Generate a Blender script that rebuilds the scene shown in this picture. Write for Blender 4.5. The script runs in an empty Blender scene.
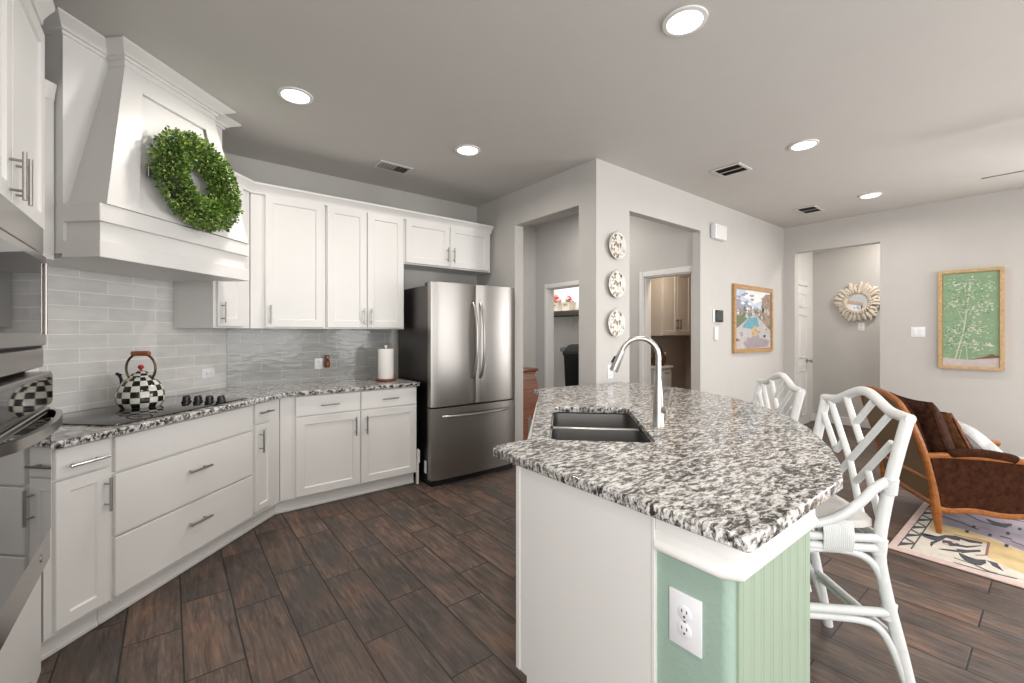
import bpy, bmesh, math, random
from mathutils import Vector, Matrix
from math import pi, sin, cos, radians

SC = bpy.context.scene
COL = SC.collection
# ------------------------------------------------------------------ camera, world, exposure
cam_d = bpy.data.cameras.new('camera')
cam_d.sensor_width = 36.0
cam_d.lens = 435.0 / 1024 * 36
cam_d.shift_y = -8.4 / 1024
cam_d.clip_start = 0.02
cam = bpy.data.objects.new('camera', cam_d)
COL.objects.link(cam)
cam.location = (0, 0, 1.35)
cam.rotation_euler = (pi / 2, 0, radians(-38.24))
SC.camera = cam

world = bpy.data.worlds.new('world')
SC.world = world
world.use_nodes = True
world.node_tree.nodes['Background'].inputs[0].default_value = (0.85, 0.92, 1.0, 1)
world.node_tree.nodes['Background'].inputs[1].default_value = 1.0

SC.view_settings.view_transform = 'Standard'
SC.view_settings.look = 'None'
SC.view_settings.exposure = 0.03
SC.view_settings.gamma = 1.0
SC.view_settings.use_curve_mapping = False
SC.cycles.use_denoising = True
SC.cycles.max_bounces = 8
SC.cycles.diffuse_bounces = 5
SC.cycles.glossy_bounces = 4
SC.cycles.transmission_bounces = 6
SC.cycles.sample_clamp_indirect = 6.0
SC.cycles.caustics_reflective = False
SC.cycles.caustics_refractive = False

WARM = (1.0, 0.945, 0.88)
LAMP_W = 10.0        # each recessed ceiling light
WIN_W = 150.0         # daylight through each living-room window
def area_lamp(name, loc, rot, sx, sy, power, col, parent=None, disk=False, spread=pi):
    d = bpy.data.lights.new(name, 'AREA')
    d.energy = power; d.color = col
    d.shape = 'DISK' if disk else 'RECTANGLE'
    d.size = sx
    if not disk: d.size_y = sy
    d.spread = spread
    o = bpy.data.objects.new(name, d); COL.objects.link(o)
    o.location = loc; o.rotation_euler = rot
    if parent: o.parent = parent
    return o
# daylight entering by the big living-room windows behind the camera and on the right-hand side
DAY = (1.0, 0.985, 0.965)
area_lamp('window_daylight', (1.4, -3.52, 1.45), (radians(90), 0, 0), 2.4, 2.0, WIN_W * 0.30, DAY)
area_lamp('window_daylight', (4.6, -3.52, 1.45), (radians(90), 0, 0), 2.4, 2.0, WIN_W * 0.45, DAY)
area_lamp('window_daylight', (-0.95, -1.9, 1.45), (radians(90), 0, radians(-90)), 2.4, 2.0, WIN_W * 0.80, DAY)  # added source at an unseen left window, brightens the island's end panel
area_lamp('window_daylight', (6.63, -2.0, 1.45), (radians(90), 0, radians(90)), 2.4, 2.0, WIN_W * 1.25, DAY)

# ------------------------------------------------------------------ materials
def nodes_of(name):
    m = bpy.data.materials.new(name)
    m.use_nodes = True
    nt = m.node_tree
    b = nt.nodes['Principled BSDF']
    return m, nt, b
def N(nt, typ, **kw):
    n = nt.nodes.new(typ)
    for k, v in kw.items():
        if k in n.inputs: n.inputs[k].default_value = v
        else: setattr(n, k, v)
    return n
def L(nt, a, b): nt.links.new(a, b)
def ramp(nt, stops, interp='LINEAR'):
    r = nt.nodes.new('ShaderNodeValToRGB')
    r.color_ramp.interpolation = interp
    e = r.color_ramp.elements
    while len(e) > 1: e.remove(e[-1])
    e[0].position = stops[0][0]; e[0].color = (*stops[0][1], 1)
    for p, c in stops[1:]:
        x = e.new(p); x.color = (*c, 1)
    return r
def mat(name, col, rough=0.5, metal=0.0, var=0.04, vscale=6.0, bump=0.0, bscale=60.0, coat=0.0, stretch=None, sheen=0.0, ior=None):
    """painted / metal / cloth surface with a gentle procedural variation"""
    m, nt, b = nodes_of(name)
    tc = N(nt, 'ShaderNodeTexCoord')
    vec = tc.outputs['Object']
    if stretch:
        mp = N(nt, 'ShaderNodeMapping'); mp.inputs['Scale'].default_value = stretch
        L(nt, vec, mp.inputs[0]); vec = mp.outputs[0]
    n = N(nt, 'ShaderNodeTexNoise', Scale=vscale, Detail=3.0)
    L(nt, vec, n.inputs['Vector'])
    r = ramp(nt, [(0.25, tuple(c * (1 - var) for c in col)), (0.75, tuple(min(1, c * (1 + var)) for c in col))])
    L(nt, n.outputs['Fac'], r.inputs[0]); L(nt, r.outputs[0], b.inputs['Base Color'])
    b.inputs['Roughness'].default_value = rough
    b.inputs['Metallic'].default_value = metal
    if coat: b.inputs['Coat Weight'].default_value = coat; b.inputs['Coat Roughness'].default_value = 0.08
    if sheen: b.inputs['Sheen Weight'].default_value = sheen
    if ior: b.inputs['IOR'].default_value = ior
    if bump:
        n2 = N(nt, 'ShaderNodeTexNoise', Scale=bscale, Detail=2.0)
        L(nt, vec, n2.inputs['Vector'])
        bp = N(nt, 'ShaderNodeBump', Strength=bump, Distance=0.002)
        L(nt, n2.outputs['Fac'], bp.inputs['Height']); L(nt, bp.outputs[0], b.inputs['Normal'])
    return m
def emit(name, col, strength):
    m, nt, b = nodes_of(name)
    b.inputs['Base Color'].default_value = (*col, 1)
    b.inputs['Emission Color'].default_value = (*col, 1)
    b.inputs['Emission Strength'].default_value = strength
    return m
def floor_mat():
    m, nt, b = nodes_of('wood_look_plank_tile')
    tc = N(nt, 'ShaderNodeTexCoord')
    mp = N(nt, 'ShaderNodeMapping'); mp.inputs['Rotation'].default_value = (0, 0, radians(90)); mp.inputs['Location'].default_value = (0.02, -0.046, 0)
    L(nt, tc.outputs['Object'], mp.inputs[0])
    br = N(nt, 'ShaderNodeTexBrick', offset=0.36, offset_frequency=2)
    br.inputs['Scale'].default_value = 1.0
    br.inputs['Brick Width'].default_value = 0.62
    br.inputs['Row Height'].default_value = 0.205
    br.inputs['Mortar Size'].default_value = 0.0038
    br.inputs['Mortar Smooth'].default_value = 0.2
    br.inputs['Color1'].default_value = (0, 0, 0, 1); br.inputs['Color2'].default_value = (1, 1, 1, 1)
    br.inputs['Mortar'].default_value = (0.5, 0.5, 0.5, 1)
    L(nt, mp.outputs[0], br.inputs['Vector'])
    # a plank-wise shift so that the grain breaks at each joint
    add = N(nt, 'ShaderNodeVectorMath', operation='MULTIPLY_ADD')
    add.inputs[1].default_value = (9.0, 5.0, 7.0)
    L(nt, br.outputs['Color'], add.inputs[0]); L(nt, mp.outputs[0], add.inputs[2])
    st = N(nt, 'ShaderNodeMapping'); st.inputs['Scale'].default_value = (2.6, 26.0, 1.0)
    L(nt, add.outputs[0], st.inputs[0])
    g = N(nt, 'ShaderNodeTexNoise', Scale=1.6, Detail=7.0, Roughness=0.7, Distortion=0.9); L(nt, st.outputs[0], g.inputs['Vector'])
    st2 = N(nt, 'ShaderNodeMapping'); st2.inputs['Scale'].default_value = (2.2, 4.5, 1.0); L(nt, add.outputs[0], st2.inputs[0])
    c = N(nt, 'ShaderNodeTexNoise', Scale=1.5, Detail=3.0, Roughness=0.55); L(nt, st2.outputs[0], c.inputs['Vector'])
    r1 = ramp(nt, [(0.28, (0.026, 0.019, 0.0155)), (0.42, (0.070, 0.051, 0.042)), (0.57, (0.118, 0.087, 0.072)), (0.76, (0.20, 0.148, 0.121))])
    L(nt, g.outputs['Fac'], r1.inputs[0])
    r2 = ramp(nt, [(0.36, (0.70, 0.74, 0.78)), (0.52, (1.0, 0.965, 0.95)), (0.68, (1.40, 1.14, 0.98))])
    L(nt, c.outputs['Fac'], r2.inputs[0])
    mx = N(nt, 'ShaderNodeMix', data_type='RGBA', blend_type='MULTIPLY'); mx.inputs[0].default_value = 1.0
    L(nt, r1.outputs[0], mx.inputs[6]); L(nt, r2.outputs[0], mx.inputs[7])
    r3 = ramp(nt, [(0.0, (0.8, 0.82, 0.84)), (1.0, (1.2, 1.17, 1.14))]); L(nt, br.outputs['Color'], r3.inputs[0])
    mx2 = N(nt, 'ShaderNodeMix', data_type='RGBA', blend_type='MULTIPLY'); mx2.inputs[0].default_value = 1.0
    L(nt, mx.outputs[2], mx2.inputs[6]); L(nt, r3.outputs[0], mx2.inputs[7])
    mx3 = N(nt, 'ShaderNodeMix', data_type='RGBA'); L(nt, br.outputs['Fac'], mx3.inputs[0])
    L(nt, mx2.outputs[2], mx3.inputs[6]); mx3.inputs[7].default_value = (0.016, 0.012, 0.010, 1)
    L(nt, mx3.outputs[2], b.inputs['Base Color'])
    rr = ramp(nt, [(0.3, (0.42, 0.42, 0.42)), (0.7, (0.58, 0.58, 0.58))]); L(nt, g.outputs['Fac'], rr.inputs[0]); L(nt, rr.outputs[0], b.inputs['Roughness'])
    inv = N(nt, 'ShaderNodeMath', operation='MULTIPLY_ADD'); inv.inputs[1].default_value = -1.4
    L(nt, br.outputs['Fac'], inv.inputs[0]); L(nt, g.outputs['Fac'], inv.inputs[2])
    bp = N(nt, 'ShaderNodeBump', Strength=0.35, Distance=0.003); L(nt, inv.outputs[0], bp.inputs['Height']); L(nt, bp.outputs[0], b.inputs['Normal'])
    return m
def granite_mat():
    m, nt, b = nodes_of('speckled_granite')
    tc = N(nt, 'ShaderNodeTexCoord')
    mp = N(nt, 'ShaderNodeMapping'); mp.inputs['Rotation'].default_value = (0, 0, radians(34)); mp.inputs['Scale'].default_value = (0.85, 2.0, 1.2)
    L(nt, tc.outputs['Object'], mp.inputs[0])
    w = N(nt, 'ShaderNodeTexNoise', Scale=22.0, Detail=2.0); L(nt, mp.outputs[0], w.inputs['Vector'])
    ad = N(nt, 'ShaderNodeVectorMath', operation='MULTIPLY_ADD'); ad.inputs[1].default_value = (0.03, 0.03, 0.03)
    L(nt, w.outputs['Color'], ad.inputs[0]); L(nt, mp.outputs[0], ad.inputs[2])
    n1 = N(nt, 'ShaderNodeTexNoise', Scale=42.0, Detail=5.0, Roughness=0.68, Distortion=0.2); L(nt, ad.outputs[0], n1.inputs['Vector'])
    n0 = N(nt, 'ShaderNodeTexNoise', Scale=11.0, Detail=2.0); L(nt, ad.outputs[0], n0.inputs['Vector'])
    ds = N(nt, 'ShaderNodeMath', operation='MULTIPLY_ADD'); ds.inputs[1].default_value = 0.16; L(nt, n0.outputs['Fac'], ds.inputs[0]); L(nt, n1.outputs['Fac'], ds.inputs[2])
    r1 = ramp(nt, [(0.44, (0.014, 0.013, 0.012)), (0.515, (0.080, 0.074, 0.069)), (0.565, (0.27, 0.26, 0.25)), (0.62, (0.55, 0.54, 0.525)), (0.72, (0.68, 0.67, 0.655))])
    L(nt, ds.outputs[0], r1.inputs[0])
    v = N(nt, 'ShaderNodeTexVoronoi', Scale=70.0); L(nt, ad.outputs[0], v.inputs['Vector'])
    hs = N(nt, 'ShaderNodeSeparateColor'); L(nt, v.outputs['Color'], hs.inputs[0])
    r2 = ramp(nt, [(0.0, (0.45, 0.44, 0.43)), (0.22, (0.84, 0.835, 0.83)), (0.6, (1.06, 1.05, 1.04)), (1.0, (1.16, 1.15, 1.14))]); L(nt, hs.outputs[0], r2.inputs[0])
    mx = N(nt, 'ShaderNodeMix', data_type='RGBA', blend_type='MULTIPLY'); mx.inputs[0].default_value = 1.0
    L(nt, r1.outputs[0], mx.inputs[6]); L(nt, r2.outputs[0], mx.inputs[7])
    L(nt, mx.outputs[2], b.inputs['Base Color'])
    b.inputs['Roughness'].default_value = 0.14
    return m
def tile_mat(name, col, gloss, wav, lo=0.9, hi=1.08, grout=(0.86, 0.85, 0.83)):
    m, nt, b = nodes_of(name)
    tc = N(nt, 'ShaderNodeTexCoord')
    sx = N(nt, 'ShaderNodeSeparateXYZ'); L(nt, tc.outputs['Object'], sx.inputs[0])
    cb = N(nt, 'ShaderNodeCombineXYZ'); L(nt, sx.outputs['X'], cb.inputs['X']); L(nt, sx.outputs['Z'], cb.inputs['Y'])
    br = N(nt, 'ShaderNodeTexBrick', offset=0.5)
    br.inputs['Scale'].default_value = 1.0; br.inputs['Brick Width'].default_value = 0.305; br.inputs['Row Height'].default_value = 0.079
    br.inputs['Mortar Size'].default_value = 0.0022; br.inputs['Mortar Smooth'].default_value = 0.15
    br.inputs['Color1'].default_value = (*[c * lo for c in col], 1); br.inputs['Color2'].default_value = (*[c * hi for c in col], 1)
    br.inputs['Mortar'].default_value = (*grout, 1)
    L(nt, cb.outputs[0], br.inputs['Vector'])
    st = N(nt, 'ShaderNodeMapping'); st.inputs['Scale'].default_value = (2.5, 9.0, 1); L(nt, cb.outputs[0], st.inputs[0])
    n = N(nt, 'ShaderNodeTexNoise', Scale=2.4, Detail=3.0); L(nt, st.outputs[0], n.inputs['Vector'])
    r = ramp(nt, [(0.3, (0.92, 0.92, 0.93)), (0.7, (1.06, 1.06, 1.05))]); L(nt, n.outputs['Fac'], r.inputs[0])
    mx = N(nt, 'ShaderNodeMix', data_type='RGBA', blend_type='MULTIPLY'); mx.inputs[0].default_value = 1.0
    L(nt, br.outputs['Color'], mx.inputs[6]); L(nt, r.outputs[0], mx.inputs[7]); L(nt, mx.outputs[2], b.inputs['Base Color'])
    b.inputs['Roughness'].default_value = gloss
    st2 = N(nt, 'ShaderNodeMapping'); st2.inputs['Scale'].default_value = (14, 30, 1); L(nt, cb.outputs[0], st2.inputs[0])
    n2 = N(nt, 'ShaderNodeTexNoise', Scale=1.0, Detail=1.0); L(nt, st2.outputs[0], n2.inputs['Vector'])
    ma = N(nt, 'ShaderNodeMath', operation='MULTIPLY_ADD'); ma.inputs[1].default_value = -1.0
    L(nt, br.outputs['Fac'], ma.inputs[0]); L(nt, n2.outputs['Fac'], ma.inputs[2])
    bp = N(nt, 'ShaderNodeBump', Strength=wav, Distance=0.004); L(nt, ma.outputs[0], bp.inputs['Height']); L(nt, bp.outputs[0], b.inputs['Normal'])
    return m
def wood_mat(name, dark, light, rough=0.35, scale=(1, 12, 12)):
    m, nt, b = nodes_of(name)
    tc = N(nt, 'ShaderNodeTexCoord'); mp = N(nt, 'ShaderNodeMapping'); mp.inputs['Scale'].default_value = scale
    L(nt, tc.outputs['Object'], mp.inputs[0])
    n = N(nt, 'ShaderNodeTexNoise', Scale=3.0, Detail=5.0, Distortion=0.8); L(nt, mp.outputs[0], n.inputs['Vector'])
    r = ramp(nt, [(0.3, dark), (0.7, light)]); L(nt, n.outputs['Fac'], r.inputs[0]); L(nt, r.outputs[0], b.inputs['Base Color'])
    b.inputs['Roughness'].default_value = rough
    return m
def steel_mat(name, col, rough, brush=(1, 1, 90)):
    m, nt, b = nodes_of(name)
    tc = N(nt, 'ShaderNodeTexCoord'); mp = N(nt, 'ShaderNodeMapping'); mp.inputs['Scale'].default_value = brush
    L(nt, tc.outputs['Object'], mp.inputs[0])
    n = N(nt, 'ShaderNodeTexNoise', Scale=12.0, Detail=2.0); L(nt, mp.outputs[0], n.inputs['Vector'])
    r = ramp(nt, [(0.2, tuple(c * 0.93 for c in col)), (0.8, tuple(c * 1.05 for c in col))]); L(nt, n.outputs['Fac'], r.inputs[0])
    L(nt, r.outputs[0], b.inputs['Base Color']); b.inputs['Metallic'].default_value = 1.0; b.inputs['Roughness'].default_value = rough
    return m
def plate_mat():
    m, nt, b = nodes_of('floral_glaze')
    tc = N(nt, 'ShaderNodeTexCoord')
    v = N(nt, 'ShaderNodeTexVoronoi', Scale=52.0); L(nt, tc.outputs['Object'], v.inputs['Vector'])
    h = N(nt, 'ShaderNodeSeparateColor'); L(nt, v.outputs['Color'], h.inputs[0])
    r = ramp(nt, [(0.0, (0.66, 0.645, 0.61)), (0.34, (0.17, 0.19, 0.12)), (0.46, (0.46, 0.48, 0.39)), (0.54, (0.33, 0.22, 0.14)), (0.62, (0.62, 0.60, 0.55)), (0.76, (0.46, 0.28, 0.26)), (0.84, (0.15, 0.13, 0.11)), (0.92, (0.62, 0.60, 0.56))], 'CONSTANT')
    L(nt, h.outputs[0], r.inputs[0]); L(nt, r.outputs[0], b.inputs['Base Color']); b.inputs['Roughness'].default_value = 0.15
    return m
def velvet_mat(name, dark, light):
    m, nt, b = nodes_of(name)
    tc = N(nt, 'ShaderNodeTexCoord')
    n = N(nt, 'ShaderNodeTexNoise', Scale=26.0, Detail=5.0, Roughness=0.7); L(nt, tc.outputs['Object'], n.inputs['Vector'])
    r = ramp(nt, [(0.35, dark), (0.68, light)]); L(nt, n.outputs['Fac'], r.inputs[0]); L(nt, r.outputs[0], b.inputs['Base Color'])
    b.inputs['Roughness'].default_value = 0.95; b.inputs['Specular IOR Level'].default_value = 0.12
    return m
def cane_mat():
    m, nt, b = nodes_of('woven_cane')
    tc = N(nt, 'ShaderNodeTexCoord')
    w = N(nt, 'ShaderNodeTexChecker', Scale=90.0); w.inputs[1].default_value = (0.20, 0.125, 0.06, 1); w.inputs[2].default_value = (0.11, 0.068, 0.034, 1)
    L(nt, tc.outputs['Object'], w.inputs[0]); L(nt, w.outputs[0], b.inputs['Base Color']); b.inputs['Roughness'].default_value = 0.6
    return m

M = dict(
    cab=mat('cabinet_white', (0.74, 0.73, 0.712), 0.38, var=0.01),
    wall=mat('wall_paint', (0.515, 0.50, 0.478), 0.75, var=0.015, bump=0.12, bscale=170),
    ceil=mat('ceiling_paint', (0.575, 0.56, 0.535), 0.9, var=0.012, bump=0.18, bscale=140),
    trim=mat('trim_white', (0.74, 0.73, 0.71), 0.4, var=0.01),
    closet=mat('closet_white', (0.78, 0.77, 0.75), 0.7, var=0.01),
    floor=floor_mat(), granite=granite_mat(),
    tileA=tile_mat('matte_subway_tile', (0.66, 0.65, 0.635), 0.25, 0.08, 0.95, 1.05),
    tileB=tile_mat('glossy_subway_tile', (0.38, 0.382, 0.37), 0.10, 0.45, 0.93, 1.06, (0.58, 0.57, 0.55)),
    steel=steel_mat('stainless_steel', (0.42, 0.40, 0.38), 0.24),
    fridge=steel_mat('refrigerator_steel', (0.36, 0.342, 0.325), 0.34),
    steeld=steel_mat('dark_steel', (0.11, 0.10, 0.095), 0.35),
    sinksteel=steel_mat('sink_steel', (0.30, 0.292, 0.282), 0.36, (90, 1, 1)),
    nickel=steel_mat('brushed_nickel', (0.47, 0.455, 0.435), 0.34),
    handle=steel_mat('satin_handle', (0.42, 0.405, 0.385), 0.28),
    glass=mat('black_glass', (0.010, 0.010, 0.010), 0.03, var=0.0, ior=2.0),
    black=mat('black_plastic', (0.012, 0.012, 0.012), 0.3),
    dark=mat('dark_gap', (0.012, 0.011, 0.010), 0.8),
    green=mat('sage_green_paint', (0.31, 0.42, 0.355), 0.55, var=0.02, bump=0.6, bscale=90),
    bead=mat('sage_green_board', (0.30, 0.375, 0.285), 0.5, var=0.02),
    plate=mat('outlet_white', (0.80, 0.81, 0.84), 0.3, var=0.0),
    rattan=mat('white_rattan', (0.64, 0.648, 0.645), 0.42, var=0.05, vscale=30),
    cushion=mat('grey_linen', (0.60, 0.575, 0.55), 0.9, var=0.05, vscale=60, bump=0.2, bscale=400),
    marble=mat('mottled_linen', (0.46, 0.455, 0.45), 0.95, var=0.38, vscale=11),
    velvet=velvet_mat('brown_velvet', (0.024, 0.008, 0.004), (0.066, 0.023, 0.011)),
    velvetd=velvet_mat('dark_brown_velvet', (0.016, 0.006, 0.0035), (0.060, 0.022, 0.011)),
    tan=velvet_mat('tan_velvet', (0.10, 0.038, 0.017), (0.20, 0.085, 0.04)),
    oak=wood_mat('honey_wood', (0.20, 0.060, 0.010), (0.37, 0.128, 0.024), 0.32),
    cane=cane_mat(),
    chest=wood_mat('chest_wood', (0.10, 0.028, 0.009), (0.24, 0.075, 0.022), 0.3),
    palewood=wood_mat('pale_frame_wood', (0.42, 0.27, 0.13), (0.56, 0.39, 0.21), 0.5),
    tanwood=wood_mat('tan_frame_wood', (0.34, 0.19, 0.085), (0.50, 0.31, 0.15), 0.5),
    gold=mat('gold_lip', (0.36, 0.25, 0.06), 0.4),
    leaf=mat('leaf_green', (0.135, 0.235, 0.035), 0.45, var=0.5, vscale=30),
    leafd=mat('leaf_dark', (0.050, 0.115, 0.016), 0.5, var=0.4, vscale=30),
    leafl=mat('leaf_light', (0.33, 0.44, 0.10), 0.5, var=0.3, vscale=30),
    twig=mat('twig_brown', (0.030, 0.034, 0.014), 0.9),
    white=mat('kettle_white', (0.72, 0.70, 0.62), 0.12, var=0.06, vscale=40),
    kblack=mat('kettle_black', (0.012, 0.012, 0.012), 0.10),
    bronze=steel_mat('kettle_bronze', (0.16, 0.115, 0.07), 0.3),
    kwood=wood_mat('kettle_grip_wood', (0.30, 0.075, 0.022), (0.42, 0.13, 0.045), 0.35),
    rosy=mat('rosy_cloth', (0.50, 0.12, 0.10), 0.9),
    red=mat('red_glaze', (0.55, 0.02, 0.02), 0.25),
    paper=mat('paper_white', (0.78, 0.76, 0.73), 0.95, var=0.02, bump=0.3, bscale=200),
    amber=mat('amber_glass', (0.20, 0.045, 0.012), 0.1),
    ceram=mat('glazed_white', (0.70, 0.68, 0.65), 0.15),
    plateF=plate_mat(),
    mirror=steel_mat('mirror_glass', (0.75, 0.77, 0.78), 0.02),
    drift=mat('bleached_wood', (0.66, 0.59, 0.50), 0.8, var=0.18, vscale=20),
    glow=emit('lamp_glow', (1.0, 0.96, 0.90), 9.0),
    ventdark=mat('vent_dark', (0.035, 0.030, 0.026), 0.8),
    ventframe=mat('vent_frame', (0.60, 0.585, 0.56), 0.5),
    vent=mat('vent_grey', (0.42, 0.41, 0.39), 0.5),
    taupe=mat('taupe_cabinet', (0.56, 0.51, 0.45), 0.45, var=0.02),
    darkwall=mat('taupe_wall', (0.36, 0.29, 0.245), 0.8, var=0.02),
    basket=mat('pale_woven_basket', (0.62, 0.56, 0.48), 0.9, var=0.15, vscale=80, bump=0.8, bscale=160),
    brownb=mat('brown_woven_basket', (0.12, 0.06, 0.03), 0.9, var=0.3, vscale=80, bump=0.8, bscale=160),
    pink=mat('dusty_pink_bloom', (0.50, 0.30, 0.27), 0.8, var=0.2),
    screen=mat('thermostat_screen', (0.055, 0.06, 0.06), 0.2),
    fanw=mat('fan_blade_grey', (0.20, 0.19, 0.18), 0.5),
)
def flat(name, col, rough=0.8, var=0.12, vs=18): return mat(name, col, rough, var=var, vscale=vs)

# ------------------------------------------------------------------ mesh helpers
class MB:
    def __init__(s): s.bm = bmesh.new(); s.mi = 0; s.mx = None
    def _fin(s, vs, fs):
        if s.mx is not None:
            for v in vs: v.co = s.mx @ v.co
        for f in fs: f.material_index = s.mi
    def box(s, x0, x1, y0, y1, z0, z1, bev=0.0, seg=1):
        b = bmesh.new()
        x0, x1 = min(x0, x1), max(x0, x1); y0, y1 = min(y0, y1), max(y0, y1); z0, z1 = min(z0, z1), max(z0, z1)
        bmesh.ops.create_cube(b, size=1.0)
        for v in b.verts:
            v.co = Vector(((x0 + x1) / 2 + v.co.x * (x1 - x0), (y0 + y1) / 2 + v.co.y * (y1 - y0), (z0 + z1) / 2 + v.co.z * (z1 - z0)))
        if bev > 0:
            bev = min(bev, 0.45 * min(x1 - x0, y1 - y0, z1 - z0))
            bmesh.ops.bevel(b, geom=b.edges[:], offset=bev, segments=seg, profile=0.5, affect='EDGES')
        return s.absorb(b)
    def absorb(s, b):
        mp = {}
        vs = []
        for v in b.verts: mp[v] = s.bm.verts.new(v.co); vs.append(mp[v])
        fs = []
        for f in b.faces:
            try: fs.append(s.bm.faces.new([mp[v] for v in f.verts]))
            except ValueError: pass
        b.free(); s._fin(vs, fs); return s
    def verts_faces(s, co, faces):
        vs = [s.bm.verts.new(c) for c in co]
        fs = []
        for f in faces:
            try: fs.append(s.bm.faces.new([vs[i] for i in f]))
            except ValueError: pass
        s._fin(vs, fs); return s
    def prism(s, pts, z0, z1, bev=0.0):
        b = bmesh.new()
        n = len(pts)
        lo = [b.verts.new((p[0], p[1], z0)) for p in pts]; hi = [b.verts.new((p[0], p[1], z1)) for p in pts]
        b.faces.new(lo[::-1]); b.faces.new(hi)
        for i in range(n): b.faces.new((lo[i], lo[(i + 1) % n], hi[(i + 1) % n], hi[i]))
        bmesh.ops.recalc_face_normals(b, faces=b.faces[:])
        if bev: bmesh.ops.bevel(b, geom=[e for e in b.edges if abs(e.verts[0].co.z - e.verts[1].co.z) < 1e-6], offset=bev, segments=2, profile=0.6, affect='EDGES')
        return s.absorb(b)
    def tube(s, pts, r, seg=10, closed=False, caps=True):
        pts = [Vector(p) for p in pts]; n = len(pts)
        rs = r if isinstance(r, (list, tuple)) else [r] * n
        ts = []
        for i in range(n):
            a = pts[(i - 1) % n] if (closed or i > 0) else pts[i]
            c = pts[(i + 1) % n] if (closed or i < n - 1) else pts[i]
            ts.append((c - a).normalized())
        up = Vector((0, 0, 1)) if abs(ts[0].z) < 0.9 else Vector((1, 0, 0))
        nr = (up - ts[0] * up.dot(ts[0])).normalized()
        co = []; fs = []
        for i in range(n):
            nr = (nr - ts[i] * nr.dot(ts[i])).normalized()
            bi = ts[i].cross(nr)
            for k in range(seg):
                a = 2 * pi * k / seg
                co.append(pts[i] + (nr * cos(a) + bi * sin(a)) * rs[i])
        for i in range(n if closed else n - 1):
            j = (i + 1) % n
            for k in range(seg):
                k2 = (k + 1) % seg
                fs.append((i * seg + k, i * seg + k2, j * seg + k2, j * seg + k))
        if caps and not closed:
            fs.append(tuple(range(seg))[::-1]); fs.append(tuple((n - 1) * seg + k for k in range(seg)))
        return s.verts_faces(co, fs)
    def lathe(s, prof, seg=24, c=(0, 0, 0), axis='Z', mfun=None):
        co = []; fs = []; n = len(prof)
        for r, z in prof:
            for k in range(seg):
                a = 2 * pi * k / seg
                p = (r * cos(a), r * sin(a), z)
                if axis == 'Y': p = (p[0], -p[2], p[1])
                elif axis == 'X': p = (p[2], p[0], p[1])
                co.append((p[0] + c[0], p[1] + c[1], p[2] + c[2]))
        vs = [s.bm.verts.new(x) for x in co]; made = []
        for i in range(n - 1):
            for k in range(seg):
                k2 = (k + 1) % seg
                f = s.bm.faces.new((vs[i * seg + k], vs[i * seg + k2], vs[(i + 1) * seg + k2], vs[(i + 1) * seg + k]))
                made.append((f, i, k))
        ends = []
        if prof[0][0] > 1e-5: ends.append(s.bm.faces.new([vs[k] for k in range(seg)][::-1]))
        if prof[-1][0] > 1e-5: ends.append(s.bm.faces.new([vs[(n - 1) * seg + k] for k in range(seg)]))
        s._fin(vs, [m[0] for m in made] + ends)
        if mfun:
            for f, i, k in made: f.material_index = mfun(i, k)
        return s
    def sweep(s, path, prof, side=1, caps=True):
        """profile (out, z) run along a plan polyline with mitred corners; out is to the right of travel * side"""
        P = [Vector((p[0], p[1])) for p in path]; n = len(P); m = len(prof)
        nrm = []
        for i in range(n - 1):
            d = (P[i + 1] - P[i]).normalized(); nrm.append(Vector((d.y, -d.x)) * side)
        co = []
        for i in range(n):
            if i == 0: o = nrm[0]
            elif i == n - 1: o = nrm[-1]
            else:
                o = nrm[i - 1] + nrm[i]; o = o / max(0.2, o.dot(nrm[i]))
            for a, z in prof: co.append((P[i].x + o.x * a, P[i].y + o.y * a, z))
        fs = []
        for i in range(n - 1):
            for k in range(m):
                k2 = (k + 1) % m
                fs.append((i * m + k, i * m + k2, (i + 1) * m + k2, (i + 1) * m + k))
        if caps: fs += [tuple(range(m))[::-1], tuple((n - 1) * m + k for k in range(m))]
        return s.verts_faces(co, fs)
    def poly(s, pts, mi=None):
        if mi is not None: s.mi = mi
        return s.verts_faces(pts, [tuple(range(len(pts)))])
    def build(s, name, mats, parent=None, off=(0, 0, 0), smooth=True, sharp=35, recalc=True, mod=None):
        bm = s.bm
        bmesh.ops.remove_doubles(bm, verts=bm.verts[:], dist=1e-6)
        if recalc: bmesh.ops.recalc_face_normals(bm, faces=bm.faces[:])
        bmesh.ops.translate(bm, verts=bm.verts[:], vec=-Vector(off))
        if smooth:
            lim = radians(sharp)
            for f in bm.faces: f.smooth = True
            for e in bm.edges:
                if len(e.link_faces) == 2 and e.calc_face_angle(0) > lim: e.smooth = False
        me = bpy.data.meshes.new(name)
        bm.to_mesh(me); bm.free()
        for m in (mats if isinstance(mats, (list, tuple)) else [mats]): me.materials.append(m if not isinstance(m, str) else M[m])
        o = bpy.data.objects.new(name, me); COL.objects.link(o)
        if parent: o.parent = parent
        if mod == 'sub':
            mm = o.modifiers.new('subdivision', 'SUBSURF'); mm.levels = 2; mm.render_levels = 2
        return o

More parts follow.
